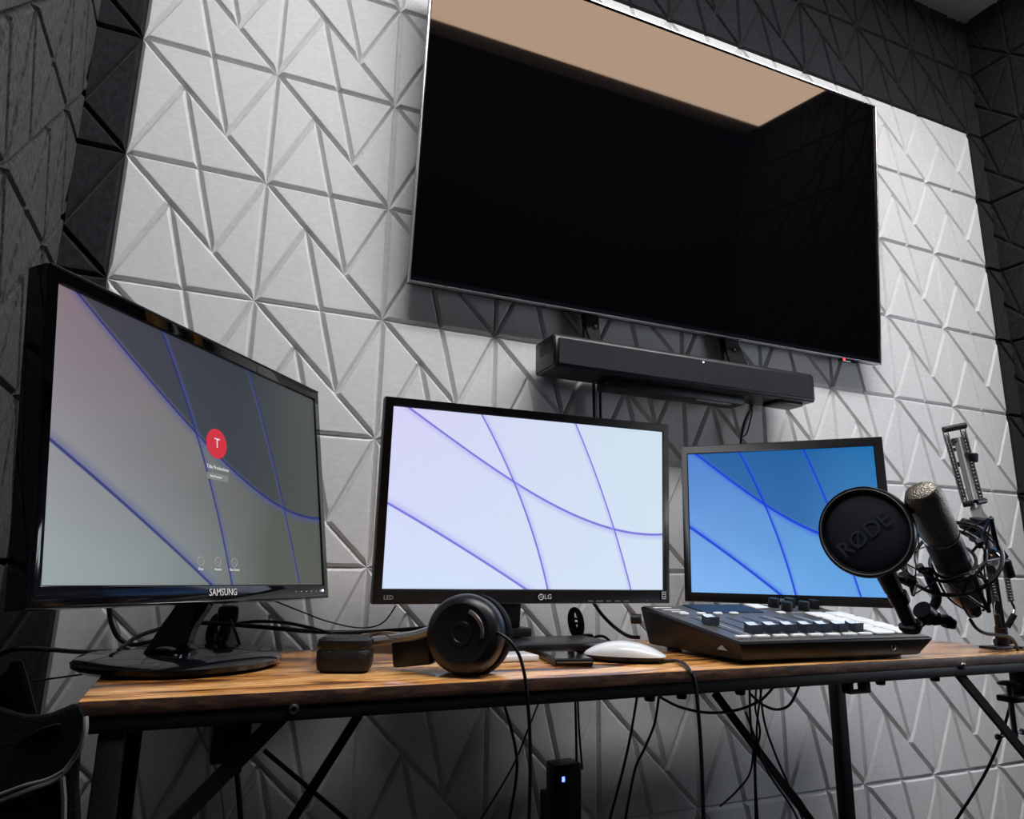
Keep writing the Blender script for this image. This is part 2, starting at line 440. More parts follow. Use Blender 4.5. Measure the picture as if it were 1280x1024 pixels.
# ------------------------------------------------------------------ desk
DZ = .74
DX0, DX1, DY0, DY1 = .097, 1.50, -.454, -.105
desk = thing('desk', 'narrow rustic wood-topped desk on black metal legs with diagonal braces', 'desk', ((DX0 + DX1) / 2, (DY0 + DY1) / 2, 0))
dm = Matrix.Translation(-desk.location)
bm = B()
vs = add_box(bm, ((DX0 + DX1) / 2, (DY0 + DY1) / 2, DZ - .007), (DX1 - DX0, DY1 - DY0, .014), .0012, 2, dm)
for f in bm.faces:
    f.normal_update(); f.material_index = 0 if f.normal.z > .9 else 1
top = obj('tabletop', bm, None, desk, mats=['wood', 'wood_edge'])
def dbox(name, c, s, mat='black_metal', bev=.002): return box(name, c, s, mat, desk, bev, 2, dm)
dbox('front_rail', ((DX0 + DX1) / 2, DY0 + .014, DZ - .014 - .0075), (DX1 - DX0 - .004, .024, .015))
dbox('back_rail', ((DX0 + DX1) / 2, DY1 - .014, DZ - .014 - .0075), (DX1 - DX0 - .004, .024, .015))
for x in (DX0 + .014, DX1 - .014):
    dbox('side_rail', (x, (DY0 + DY1) / 2, DZ - .0215), (.024, DY1 - DY0 - .06, .015))
for x, y in ((DX0 + .030, DY0 + .016), (DX1 - .012, DY0 + .016), (DX0 + .03, DY1 - .016), (1.33, -.166)):
    dbox('leg', (x, y, (DZ - .029) / 2), (.022, .022, DZ - .029))
def dbar(name, a, b, w=.016, t=.006, mat='black_metal'):
    a, b = Vector(a), Vector(b); R = frame_to(b - a, Vector((0, 1, 0))).to_4x4()
    bm = B(); add_box(bm, (0, 0, 0), (w, t, (b - a).length), .001, 1, dm @ Matrix.Translation((a + b) / 2) @ R); return obj(name, bm, mat, desk)
dbar('brace', (.286, DY0 + .020, .722), (.120, DY0 + .022, .555))
dbar('brace', (1.290, DY0 + .020, .724), (1.480, DY0 + .022, .548))
p1, p2 = at_y(449, 893, DY1 - .02), at_y(366, 1024, DY1 - .02); dbar('brace', p1, p2 + (p2 - p1) * .15, .013)
p1, p2 = at_y(893, 866, DY1 - .02), at_y(1012, 1024, DY1 - .02); dbar('brace', p1, p2 + (p2 - p1) * .3, .015)
p1, p2 = at_y(330, 938, DY1 - .02), at_y(432, 1024, DY1 - .02); dbar('brace', p1, p2 + (p2 - p1) * .3, .006)
for x, z in ((.286, .7225), (1.288, .7265)):
    bm = B(); R = Matrix.Translation((x, DY0 + .002, z)) @ Matrix.Rotation(PI / 2, 4, 'X')
    add_lathe(bm, [(.0055, 0), (.0055, .002), (.0045, .0035), (.003, .004), (.0025, .002)], 20, dm @ R); obj('bolt', bm, 'steel', desk)
for u, v in ((812, 871), (852, 869), (925, 862), (1100, 848), (1168, 843)):
    p = at_y(u, v, DY0 + .016); bm = B(); add_lathe(bm, [(.006, 0), (.007, .003), (.007, .008)], 14, dm @ Matrix.Translation((p.x, p.y, .704))); obj('screw_cap', bm, 'rubber', desk)
# small metal hook bracket under the rail
x0 = 1.063; bm = B()
for c, s in (((x0 + .004, -.43, .697), (.008, .016, .018)), ((x0 + .037, -.43, .697), (.010, .016, .018)), ((x0 + .02, -.43, .6895), (.040, .016, .004))):
    add_box(bm, (c[0], c[1], c[2] + .006), s, .001, 1, dm)
obj('hook_bracket', bm, 'black_metal', desk)

# ------------------------------------------------------------------ television
TVW, TVH = 1.208, .694
tvm = Matrix.Translation((1.0875, -.078, 1.3665 + TVH / 2 + .004)) @ Matrix.Rotation(math.radians(5.2), 4, 'X')
tv = thing('television', 'large black flat television tilted forward high on the white panel wall', 'television', mat=tvm)
bm = B(); add_box(bm, (0, .010, 0), (TVW, .014, TVH), .002, 2); obj('housing', bm, 'satin_black', tv)
bm = B(); add_box(bm, (0, .026, -.04), (TVW * .82, .022, TVH * .7), .008, 2); obj('rear_cover', bm, 'matte_black', tv)
box('screen', (0, .0015, .004), (TVW - .008, .003, TVH - .016), 'tv_glass', tv, .0005, 1)
bm = B()
for c, s in (((0, .001, -TVH / 2 + .0015), (TVW + .002, .010, .003)), ((0, .001, TVH / 2 - .0015), (TVW + .002, .010, .003)),
             ((-TVW / 2, .001, 0), (.003, .010, TVH)), ((TVW / 2, .001, 0), (.003, .010, TVH))):
    add_box(bm, c, s, .0005, 1)
obj('metal_trim', bm, 'silver', tv)
box('lower_bezel', (0, -.0008, -TVH / 2 + .008), (TVW - .006, .002, .009), 'gloss_black', tv, .0004, 1)
box('sensor_bump', (TVW / 2 - .105, .004, -TVH / 2 - .004), (.055, .012, .007), 'gloss_black', tv, .002)
box('status_light', (TVW / 2 - .125, -.003, -TVH / 2 - .003), (.006, .003, .005), 'red_led', tv, .0005, 1)

# wall bracket behind the television
br = thing('wall_bracket', 'black steel wall bracket with two arms reaching below the television', 'bracket', (1.09, -.02, 1.5))
bmx = Matrix.Translation(-br.location)
box('wall_plate', (1.09, -.010, 1.70), (.60, .012, .10), 'black_metal', br, .002, 1, bmx)
for i, x in enumerate((.875, 1.235)):
    bm = B()
    add_box(bm, (x, -.024, 1.56), (.030, .010, .48), .002, 1, bmx)
    obj('bracket_arm', bm, 'black_metal', br)
    bm = B(); add_prism(bm, [(x - .016, 1.385), (x + .016, 1.385), (x + .020 + i * .02, 1.335), (x + .030 + i * .03, 1.305), (x + .004, 1.305), (x - .010, 1.34)], (-.032, -.014), bmx)
    obj('bracket_tab', bm, 'black_metal', br)
    box('bolt', (x + .008, -.035, 1.352), (.006, .004, .006), 'steel', br, .001, 1, bmx)

# ------------------------------------------------------------------ soundbar
sbx0, sbx1, sby0, sby1, sbz0, sbz1 = .748, 1.384, -.120, -.035, 1.228, 1.292
sbar = thing('soundbar', 'long black soundbar mounted on the wall under the television', 'soundbar', ((sbx0 + sbx1) / 2, (sby0 + sby1) / 2, sbz0))
sm_ = Matrix.Translation(-sbar.location)
# front shape: slightly slimmer toward the bottom
bm = B(); prof = [(sby0 + .004, sbz0), (sby0, sbz0 + .006), (sby0, sbz1 - .008), (sby0 + .006, sbz1), (sby1, sbz1), (sby1, sbz0 + .004), (sby1 - .004, sbz0)]
a = [bm.verts.new(sm_ @ Vector((sbx0, y, z))) for y, z in prof]; b_ = [bm.verts.new(sm_ @ Vector((sbx1, y, z))) for y, z in prof]
bm.faces.new(a); bm.faces.new(b_[::-1])
for i in range(len(prof)): bm.faces.new((a[i], b_[i], b_[(i + 1) % len(prof)], a[(i + 1) % len(prof)]))
obj('body', bm, 'satin_black', sbar, angle=50)
box('grille', ((sbx0 + sbx1) / 2, sby0 - .001, (sbz0 + sbz1) / 2 - .002), (sbx1 - sbx0 - .012, .003, sbz1 - sbz0 - .014), 'charcoal', sbar, .001, 1, sm_)
box('end_panel', (sbx0 - .001, (sby0 + sby1) / 2, (sbz0 + sbz1) / 2), (.004, sby1 - sby0 - .006, sbz1 - sbz0 - .006), 'satin_black', sbar, .002, 2, sm_)
box('end_slot', (sbx0 - .003, (sby0 + sby1) / 2 - .004, (sbz0 + sbz1) / 2 + .008), (.002, .045, .018), 'groove', sbar, .0008, 1, sm_)
box('indicator_light', (1.083, sby0 - .003, 1.278), (.003, .002, .003), 'white_led', sbar, .0005, 1, sm_)
box('underside_block', (1.05, -.062, sbz0 - .008), (.34, .045, .018), 'matte_black', sbar, .003, 2, sm_)
box('rating_plate', (1.16, -.075, sbz0 - .0175), (.055, .012, .001), 'grey_print', sbar, .0002, 1, sm_)
box('rating_plate', (1.115, -.078, sbz0 - .0175), (.035, .010, .001), 'grey_print', sbar, .0002, 1, sm_)
for x in (.80, 1.33):
    box('mounting_bracket', (x, -.030, 1.255), (.05, .055, .022), 'black_metal', sbar, .002, 1, sm_)
box('rubber_foot', (1.335, -.075, sbz0 - .003), (.075, .045, .008), 'rubber', sbar, .003, 2, sm_)

# ------------------------------------------------------------------ monitors
def rotm(yaw, pitch, roll):
    return (Matrix.Rotation(math.radians(yaw), 4, 'Z') @ Matrix.Rotation(math.radians(pitch), 4, 'X') @ Matrix.Rotation(math.radians(roll), 4, 'Y'))
def screen_plane(name, W, H, y, mat, parent):
    bm = B(); uvl = bm.loops.layers.uv.new('UVMap')
    vs = [bm.verts.new(p) for p in ((-W / 2, y, -H / 2), (W / 2, y, -H / 2), (W / 2, y, H / 2), (-W / 2, y, H / 2))]
    f = bm.faces.new(vs)
    for l, uv in zip(f.loops, ((0, 0), (1, 0), (1, 1), (0, 1))): l[uvl].uv = uv
    me = bpy.data.meshes.new(name); bm.to_mesh(me); bm.free()
    return obj_me(name, me, mat, parent, smooth=False)
def monitor(label, c, ypr, W, H, bez, mat, scr, depth=.02, bulge=.03, frame_proud=.003):
    """bez = left, right, top, bottom widths; local -y faces the viewer"""
    t = thing('monitor', label, 'monitor', mat=Matrix.Translation(c) @ rotm(*ypr))
    l, r, tp, bt = bez
    X0, X1, Z0_, Z1 = -W / 2 - l, W / 2 + r, -H / 2 - bt, H / 2 + tp
    bm = B()
    # frame of four mitred sides around the screen opening
    o_ = [(X0, Z0_), (X1, Z0_), (X1, Z1), (X0, Z1)]; i_ = [(-W / 2, -H / 2), (W / 2, -H / 2), (W / 2, H / 2), (-W / 2, H / 2)]
    for k in range(4):
        q = (k + 1) % 4
        pts = [o_[k], o_[q], i_[q], i_[k]]
        add_prism(bm, pts, (-frame_proud, depth))
    bmesh.ops.remove_doubles(bm, verts=bm.verts[:], dist=1e-5)
    dup = {}
    for f in list(bm.faces):
        key = tuple(round(x, 5) for x in f.calc_center_median())
        dup.setdefault(key, []).append(f)
    for fs in dup.values():
        if len(fs) > 1: bmesh.ops.delete(bm, geom=fs, context='FACES_ONLY')
    es = [e for e in bm.edges if len(e.link_faces) == 2 and abs(e.calc_face_angle(0)) > 1.2]
    bmesh.ops.bevel(bm, geom=es, offset=.0018, segments=2, profile=.5, affect='EDGES')
    obj('bezel', bm, mat, t)
    bm = B(); add_box(bm, ((X0 + X1) / 2, depth * .5 + .003, (Z0_ + Z1) / 2), (X1 - X0 - .006, depth - .004, Z1 - Z0_ - .006), .002, 1)
    add_box(bm, (0, depth + bulge / 2 - .004, -.01), (W * .72, bulge, H * .66), .012, 3)
    obj('rear_housing', bm, 'matte_black', t)
    screen_plane('screen', W, H, 0.0, scr, t)
    return t, (X0, X1, Z0_, Z1)
def face_text(s, size, x, z, mat, parent, y=-.0042, name='lettering', **kw):
    return text(name, s, size, Matrix.Translation((x, y, z)) @ FACE, mat, parent, **kw)

# left monitor
monL, eL = monitor('large glossy black monitor on the left showing a dim login screen with a red circle', (.1924, -.2771, .9838), (51.07, -8.65, 1.0),
                   .477, .2943, (.014, .013, .016, .020), 'gloss_black', 'screen_left', depth=.022)
face_text('SAMSUNG', .0118, .004, -.1565, 'print', monL, extr=.0002, sx=.95)
bm = B(); add_box(bm, (0, .0005, .16321), (.50, .010, .003), .001, 1); obj('top_lip', bm, 'satin_black', monL)
for i in range(5):
    face_text('-', .008, .160 + i * .0135, -.1565, 'print', monL, name='button_mark')
box('power_light', (.232, -.0042, -.1562), (.004, .001, .003), 'white_led', monL, .0003, 1)
# login picture elements, lying on the screen surface
bm = B(); add_lathe(bm, [(.0192, 0), (.0192, .0004)], 40, Matrix.Translation((-.0015, -.0006, .0275)) @ Matrix.Rotation(PI / 2, 4, 'X'))
M['icon_red'] = pmat('avatar_red', (.02, 0, 0), .5, emit=s2l((205, 30, 52)), estr=.95)
M['icon_white'] = pmat('screen_white', (.02, .02, .02), .5, emit=s2l((225, 225, 225)), estr=.9)
M['icon_grey'] = pmat('screen_grey', (.02, .02, .02), .5, emit=s2l((140, 142, 138)), estr=.9)
M['icon_field'] = pmat('field_grey', (.02, .02, .02), .5, emit=s2l((122, 126, 118)), estr=.9)
obj('login_avatar', bm, 'icon_red', monL)
face_text('T', .0175, -.0015, .0275, 'icon_white', monL, y=-.0016, name='avatar_letter', extr=.0001)
face_text('Title Productions', .0066, 0, -.0040, 'icon_white', monL, y=-.0012, name='account_name', extr=.0001, sx=.9)
box('password_field', (.000, -.0008, -.0155), (.040, .0008, .0085), 'icon_field', monL, .0003, 1)
face_text('Enter Password', .0042, -.004, -.0155, 'icon_white', monL, y=-.0014, name='field_hint', extr=.0001, sx=.8)
for x, s in ((-.032, 'Sleep'), (-.0015, 'Restart'), (.0295, 'Shut Down')):
    bm = B(); add_tube(bm, circle((x, -.001, -.1200),   .0052, Matrix.Rotation(PI / 2, 3, 'X'), 28), .0006, 5, True); obj('power_icon', bm, 'icon_grey', monL)
    face_text('o', .006, x, -.1198, 'icon_grey', monL, y=-.0012, name='icon_mark', extr=.0001)
    face_text(s, .0042, x, -.1290, 'icon_white', monL, y=-.0012, name='icon_caption', extr=.0001)
# stand

def wmesh(name, build, mat, parent):
    """build(bm) in world space, stored in the parent's space"""
    bm = B(); build(bm)
    inv = parent.matrix_basis.inverted() if parent else Matrix.Identity(4)
    for v in bm.verts: v.co = inv @ v.co
    return obj(name, bm, mat, parent)
SBC = Vector((.176, -.232, DZ))
wmesh('base', lambda bm: add_lathe(bm, [(.110, .0), (.117, .004), (.118, .009), (.112, .0135), (.06, .017), (.02, .018)], 56, Matrix.Translation(SBC + Vector((0, 0, .0005)))), 'gloss_black', monL)
def neckL(bm):
    P = [Vector(p) for p in ((.160, -.245, .755), (.170, -.238, .785), (.190, -.236, .83), (.200, -.238, .93))]
    pts = catmull(P, 6); sec = [(-.030, .012), (.030, .012), (.030, -.012), (-.030, -.012)]
    ux = Vector((.8, -.25, 0)).normalized(); uy = Vector((.25, .8, 0)).normalized(); rings = []
    for i, p in enumerate(pts):
        w = 1.15 - .3 * math.sin(min(1, i / 8) * PI / 2)
        rings.append([bm.verts.new(p + ux * a * w * .75 + uy * b) for a, b in sec])
    for a, b in zip(rings, rings[1:]):
        for i in range(4): bm.faces.new((a[i], a[(i + 1) % 4], b[(i + 1) % 4], b[i]))
    bm.faces.new(rings[0]); bm.faces.new(rings[-1][::-1])
wmesh('stand_neck', neckL, 'gloss_black', monL)
wmesh('neck_collar', lambda bm: add_lathe(bm, [(.027, 0), (.027, .006), (.022, .010), (.018, .011)], 32, Matrix.Translation((.168, -.243, DZ + .016))), 'gloss_black', monL)
# clutter of glints: two small screws at the foot of the neck
wmesh('base_screw', lambda bm: add_lathe(bm, [(.005, 0), (.005, .003), (.003, .004)], 14, Matrix.Translation((.172, -.290, DZ + .0165))), 'chrome', monL)

# middle monitor
monM, eM = monitor('black monitor in the middle of the desk with a bright pale blue screen', (.6697, -.2033, .9661), (-2.15, 2.76, 0), .477, .270,
                   (.013, .0125, .014, .022), 'matte_black', 'screen_mid', depth=.02)
bm = B(); add_tube(bm, circle((.0125, -.004, -.1465), .0042, Matrix.Rotation(PI / 2, 3, 'X'), 24), .0007, 5, True)
add_box(bm, (.0135, -.0042, -.1465), (.004, .0004, .0008)); add_box(bm, (.0118, -.0042, -.1458), (.0007, .0004, .004))
obj('maker_mark', bm, 'print', monM)
face_text('LG', .0105, .0245, -.1465, 'print', monM, extr=.0002)
face_text('LED', .0085, -.229, -.1475, 'grey_print', monM, extr=.0001)
for i, s in enumerate(('MENU', 'READER', 'FUN', 'INPUT', 'AUTO')):
    face_text(s, .0036, .100 + i * .0165, -.1530, 'grey_print', monM, extr=.0001, name='button_caption')
face_text('•', .006, .206, -.1525, 'grey_print', monM, extr=.0001, name='power_mark')
bm = B()
for c, s in (((.238, -.0042, -.1435), (.0095, .0004, .014)),): add_box(bm, c, s)
obj('energy_sticker', bm, 'matte_black', monM)
bm = B()
for dz in (-.0055, -.002, .0015, .005): add_box(bm, (.238, -.0046, -.1435 + dz), (.007, .0004, .0012))
add_box(bm, (.2345, -.0046, -.1435), (.0006, .0004, .012)); add_box(bm, (.2415, -.0046, -.1435), (.0006, .0004, .012))
obj('sticker_lines', bm, 'print', monM)
wmesh('base', lambda bm: add_box(bm, (.665, -.208, DZ + .0105), (.235, .112, .011), .004, 2), 'satin_black', monM)
wmesh('base_foot', lambda bm: add_box(bm, (.665, -.208, DZ + .003), (.215, .095, .0052), .001, 1), 'rubber', monM)
wmesh('stand_neck', lambda bm: add_box(bm, (.640, -.160, .80), (.048, .018, .115), .005, 2, Matrix.Translation((.640, -.160, .8)) @ Matrix.Rotation(math.radians(3), 4, 'Y') @ Matrix.Translation((-.640, .160, -.8))), 'satin_black', monM)
wmesh('neck_block', lambda bm: add_box(bm, (.645, -.168, .765), (.062, .034, .014), .004, 2), 'satin_black', monM)

# right monitor
monR, eR = monitor('smaller square-ish black monitor on the right behind the mixer, showing deep blue', (1.1845, -.2002, .9587), (-46.5, -4.0, 0), .338, .272,
                   (.013, .016, .017, .017), 'matte_black', 'screen_right', depth=.02, bulge=.026)
face_text('acer', .0115, .000, -.1447, 'print', monR, extr=.0002, name='lettering')
wmesh('stand_neck', lambda bm: add_box(bm, (1.222, -.150, .82), (.045, .02, .17), .004, 2, Matrix.Translation((1.222, -.150, .82)) @ Matrix.Rotation(math.radians(-46), 4, 'Z') @ Matrix.Translation((-1.222, .150, -.82))), 'matte_black', monR)
wmesh('base', lambda bm: add_box(bm, (1.245, -.136, DZ + .004), (.20, .080, .008), .002, 2), 'matte_black', monR)

# ------------------------------------------------------------------ mixer
F0 = Vector((.858, -.447, .770)); ex = Vector((1, -.03, 0)).normalized(); ey = Vector((.03, 1, .14)).normalized(); en = ex.cross(ey).normalized(); ey = en.cross(ex)
MM = Matrix((( ex.x, ey.x, en.x, F0.x), (ex.y, ey.y, en.y, F0.y), (ex.z, ey.z, en.z, F0.z), (0, 0, 0, 1)))
mix = thing('audio_mixer', 'black podcast mixing console with faders and white pads at the front of the desk', 'mixer', mat=MM)
MI = MM.inverted(); MW, MD = .368, .250
def mloc(w): return MI @ Vector(w)
bm = B()
tp = [Vector((0, 0, 0)), Vector((MW, 0, 0)), Vector((MW, MD, 0)), Vector((0, MD, 0))]
wt = [MM @ p for p in tp]
bt = [wt[0] + Vector((.014, .012, 0)), wt[1] + Vector((-.024, .010, 0)), wt[2] + Vector((-.020, -.020, 0)), wt[3] + Vector((.008, -.012, 0))]
for p in bt: p.z = DZ + .005
mid = [p.copy() for p in bt]
V1 = [bm.verts.new(p) for p in tp]
lo = [bm.verts.new(mloc(p)) for p in bt]
bm.faces.new(V1); bm.faces.new(lo[::-1])
for i in range(4): bm.faces.new((V1[i], lo[i], lo[(i + 1) % 4], V1[(i + 1) % 4]))
bmesh.ops.bevel(bm, geom=bm.edges[:], offset=.004, segments=3, profile=.5, affect='EDGES')
obj('case', bm, 'mixer_body', mix)
box('faceplate', (MW / 2, MD / 2, .0006), (MW - .010, MD - .010, .0016), 'mixer_face', mix, .0006, 1)
for x, y in ((.03, -.02), (.31, -.02), (.03, .18), (.31, .18)):
    pass
for (wx_, wy_) in ((.90, -.405), (1.17, -.412), (.90, -.245), (1.17, -.25)):
    wmesh('rubber_foot', lambda bm: add_box(bm, (wx_, wy_, DZ + .0035), (.055 if wy_ < -.4 and wx_ > 1 else .02, .016, .0066), .001, 1), 'rubber', mix)
bm = B(); add_prism(bm, [(-.012, .0), (.012, .0), (.002, .010), (-.002, .010)], (-.0005, .0005)); 
for v in bm.verts: v.co = mloc(Vector((.8745, -.405, .757)) + Vector((v.co.y * 1.0 - .0105, v.co.x * .9, v.co.z * .6)))
obj('side_logo', bm, 'grey_print', mix)
box('screen', (.142, .2150, .0022), (.120, .064, .0016), pmat('mixer_screen', (.003, .006, .014), .45, 0, .25, emit=(.002, .005, .016), estr=1), mix, .0006, 1)
fx = [.033, .066, .098, .130, .163, .195, .227, .258]
for i, x in enumerate(fx):
    box('fader_slot', (x, .092, .0016), (.0018, .118, .0008), 'groove', mix, .0002, 1)
    bm = B()
    for k in range(7): add_box(bm, (x + .010, .040 + k * .016, .0017), (.0075 if k % 3 == 0 else .005, .0009, .0005))
    obj('scale_marks', bm, 'grey_print', mix)
    yy = .105 if i == 0 else .050
    bm = B()
    pf = [(-.010, 0), (-.010, .0125), (-.003, .0105), (.003, .0105), (.010, .0125), (.010, 0)]
    a = [bm.verts.new((x - .0085, yy + p, .002 + q)) for p, q in pf]; b_ = [bm.verts.new((x + .0085, yy + p, .002 + q)) for p, q in pf]
    bm.faces.new(a[::-1]); bm.faces.new(b_)
    for k in range(6): 
        f = bm.faces.new((a[k], a[(k + 1) % 6], b_[(k + 1) % 6], b_[k])); f.material_index = 1 if k in (1, 2, 3) else 0
    obj('fader', bm, None, mix, smooth=False, mats=['fader', 'fader_top'])
    box('mute_button', (x + .004 - .014, .0205, .0032), (.0235, .008, .0045), 'button_white', mix, .0015, 2)
    if i not in (4, 5, 7):
        box('round_button', (x, .1715, .0032), (.0155, .0085, .0045), 'button_white', mix, .002, 2)
    if i in (0, 4, 6):
        bm = B(); add_box(bm, (x + .0155, .092, .0016), (.0014, .132, .0006)); obj('divider_line', bm, 'print', mix)
bm = B(); add_box(bm, (.288, .180, .0016), (.065, .0012, .0006)); obj('divider_line', bm, 'print', mix)
for i, (x, y) in enumerate(((.262, .228), (.262, .196), (.298, .228), (.302, .198), (.338, .212))):
    bm = B(); add_lathe(bm, [(.0095, 0), (.0095, .014), (.0085, .0155), (.004, .0158)], 24, Matrix.Translation((x, y, .0015))); obj('knob', bm, 'matte_black', mix)
box('wide_button', (.222, .2255, .0030), (.030, .030, .004), 'button_white', mix, .002, 2)
for r_, y in enumerate((.150, .112, .074, .036)):
    for c_, x in enumerate((.290, .333)):
        box('sound_pad', (x + (.002 if c_ else 0), y, .0035), (.038, .033, .005), 'button_white', mix, .003, 3)
for k, (x, y, w_) in enumerate(((.030, .228, .035), (.036, .210, .034), (.040, .196, .026))):
    box('panel_print', (x, y, .0017), (w_, .0045, .0005), 'print', mix, 0)
# front jack
bm = B(); add_tube(bm, circle((0, 0, 0), .0042, None, 20), .0008, 6, True)
fm = Matrix.Translation(mloc((1.143, -.4515, .758))) @ MI.to_3x3().to_4x4() @ Matrix.Rotation(PI / 2, 4, 'X')
for v in bm.verts: v.co = fm @ v.co
obj('headphone_socket', bm, 'steel', mix)
wmesh('rear_socket', lambda bm: add_cyl(bm, (.858, -.215, .785), (.845, -.205, .785), .008, .008, 14), 'matte_black', mix)

# ------------------------------------------------------------------ mouse
mm = Matrix.Translation((.7385, -.352, DZ)) @ Matrix.Rotation(math.radians(-37), 4, 'Z')
mouse = thing('computer_mouse', 'low curved white wireless mouse in front of the middle monitor', 'mouse', mat=mm)
def superell(a, b, n, t):
    c, s = math.cos(t), math.sin(t)
    return (a * math.copysign(abs(c) ** (2 / n), c), b * math.copysign(abs(s) ** (2 / n), s))
def mouse_shell(bm, z_lo, z_hi, a, b, K=8, n=56):
    rings = []
    for k in range(K + 1):
        f = k / K; sc = math.cos(f * PI / 2) ** .55 if f < 1 else 0
        ring = []
        for i in range(n):
            x, y = superell(a * (sc if sc else .001), b * (sc if sc else .001), 2.6, 2 * PI * i / n)
            h = z_hi * (1 - .42 * (x / a) ** 2 - .05 * (x / a)) 
            ring.append(bm.verts.new((x, y, z_lo + (h - z_lo) * math.sin(f * PI / 2))))
        rings.append(ring)
    for r1, r2 in zip(rings, rings[1:]):
        for i in range(n): bm.faces.new((r1[i], r1[(i + 1) % n], r2[(i + 1) % n], r2[i]))
    bm.faces.new(rings[0][::-1]); bm.faces.new(rings[-1])
bm = B(); mouse_shell(bm, .0085, .0265, .0565, .029); obj('touch_shell', bm, 'white_plastic', mouse, angle=80)
bm = B(); K = []
for z, s in ((.0008, .80), (.004, .90), (.0088, .985)):
    K.append([bm.verts.new((*superell(.0565 * s, .029 * s, 2.6, 2 * PI * i / 48), z)) for i in range(48)])
for r1, r2 in zip(K, K[1:]):
    for i in range(48): bm.faces.new((r1[i], r1[(i + 1) % 48], r2[(i + 1) % 48], r2[i]))
bm.faces.new(K[0][::-1]); bm.faces.new(K[-1]); obj('underside', bm, 'matte_black', mouse, angle=80)

# ------------------------------------------------------------------ small things on the desk
kb = tag(box('keyboard', (.575, -.296, .0045), (.095, .050, .008), 'white_plastic', None, .002), 'corner of a flat white keyboard sticking out behind the headphones', 'keyboard')
kb.location.z = DZ
ph = thing('smartphone', 'black smartphone lying on the desk in front of the middle monitor stand', 'phone', mat=Matrix.Translation((.655, -.330, DZ + .0005)) @ Matrix.Rotation(math.radians(-12), 4, 'Z'))
box('body', (0, 0, .0045), (.052, .104, .009), 'satin_black', ph, .002)
box('glass', (0, 0, .0093), (.048, .100, .0008), 'gloss_black', ph, .0003, 1)
bm = B(); add_box(bm, (0, -.0525, .0050), (.048, .0008, .0016)); obj('metal_edge', bm, 'silver', ph)
ch = thing('card_reader', 'small black box between the phone and the white mouse', 'device', (.742, -.296, DZ))
box('body', (0, 0, .0085), (.056, .045, .016), 'satin_black', ch, .003)
box('face_strip', (0, -.0228, .0085), (.040, .0008, .006), 'gloss_black', ch, .0003, 1)

# ------------------------------------------------------------------ headphones
HP = thing('headphones', 'black over-ear headphones lying on the desk edge with one cup standing', 'headphones', (.43, -.38, DZ))
hn = Vector((-.60, -.79, .10)).normalized(); hr = frame_to(hn)       # outer face normal of the standing cup
hc = Vector((.478, -.418, DZ + .0475))
Mx = Matrix.Translation(hc) @ hr.to_4x4()
wmesh('ear_cup', lambda bm: add_lathe(bm, [(.040, -.020), (.0455, -.016), (.0462, -.004), (.0445, .006), (.040, .012), (.034, .0145), (.030, .0135), (.014, .0125), (.013, .0140), (.010, .0142), (.009, .0130), (.002, .0128)], 56, Mx), 'satin_black', HP)
wmesh('ear_pad', lambda bm: add_lathe(bm, [(.043, -.046), (.0465, -.042), (.0475, -.033), (.046, -.024), (.042, -.020)], 56, Mx), 'leather', HP)
def ribs(bm):
    for k in range(5):
        add_tube(bm, circle((0, 0, -.0235 - k * .0045), .0475 if 0 < k < 4 else .0468, None, 56), .0011, 5, True)
    for v in bm.verts: v.co = Mx @ v.co
wmesh('pad_ribs', ribs, 'rubber', HP)
def gl(bm):
    pts = [Mx @ Vector((math.cos(a) * .0262, math.sin(a) * .0262, .0150)) for a in [math.radians(x) for x in range(-10, 71, 8)]]
    add_tube(bm, pts, .0024, 8)
def emb(bm):
    add_tube(bm, circle((0, 0, .0132), .0115, None, 40), .0008, 6, True)
    for v in bm.verts: v.co = Mx @ v.co
wmesh('emblem_ring', emb, 'steel', HP)
# hinge block, band and lying cup
pA, pB = at_t(536, 811, .845), at_t(498, 815, .86)
def blk(bm):
    d = (pB - pA); R = frame_to(d, Vector((0, 0, 1))).to_4x4()
    add_box(bm, (0, 0, 0), (.018, .036, d.length + .01), .004, 2, Matrix.Translation((pA + pB) / 2) @ R)
wmesh('hinge', blk, 'satin_black', HP)
def yoke(bm):
    P = catmull([at_t(545, 786, .835), at_t(520, 794, .845), at_t(490, 799, .86), at_t(465, 802, .865)], 6)
    add_tube(bm, P, .0058, 8)
wmesh('yoke', yoke, 'arm_grey', HP)
def band(bm):
    P = catmull([at_t(503, 805, .87), at_t(480, 803, .885), at_t(458, 805, .895), at_t(440, 810, .88)], 6)
    rings = []
    for i, p in enumerate(P):
        t = (P[min(i + 1, len(P) - 1)] - P[max(i - 1, 0)]).normalized(); sd = t.cross(Vector((0, 0, 1))).normalized()
        rings.append([bm.verts.new(p + sd * a + Vector((0, 0, b))) for a, b in ((-.003, -.013), (.003, -.013), (.004, 0), (.003, .013), (-.003, .013), (-.004, 0))])
    for a, b in zip(rings, rings[1:]):
        for i in range(6): bm.faces.new((a[i], a[(i + 1) % 6], b[(i + 1) % 6], b[i]))
    bm.faces.new(rings[0]); bm.faces.new(rings[-1][::-1])
wmesh('headband_slider', band, 'copper', HP)
lc = at_t(431, 830, .84); lc.z = DZ
def boxy(x, y, z):
    r = math.hypot(x, y) or 1; c, q = x / r, y / r
    k = (abs(c) ** 5 + abs(q) ** 5) ** -.2 * .93
    return (x * k, y * k * .75, z)
Ml = Matrix.Translation((lc.x, lc.y, DZ + .001)) @ Matrix.Rotation(math.radians(-20), 4, 'Z') @ Matrix.Diagonal((1, 1, .86, 1))
wmesh('ear_cup', lambda bm: add_lathe(bm, [(.028, 0), (.033, .004), (.0345, .012), (.0345, .026), (.032, .030)], 40, Ml, boxy), 'leather', HP)
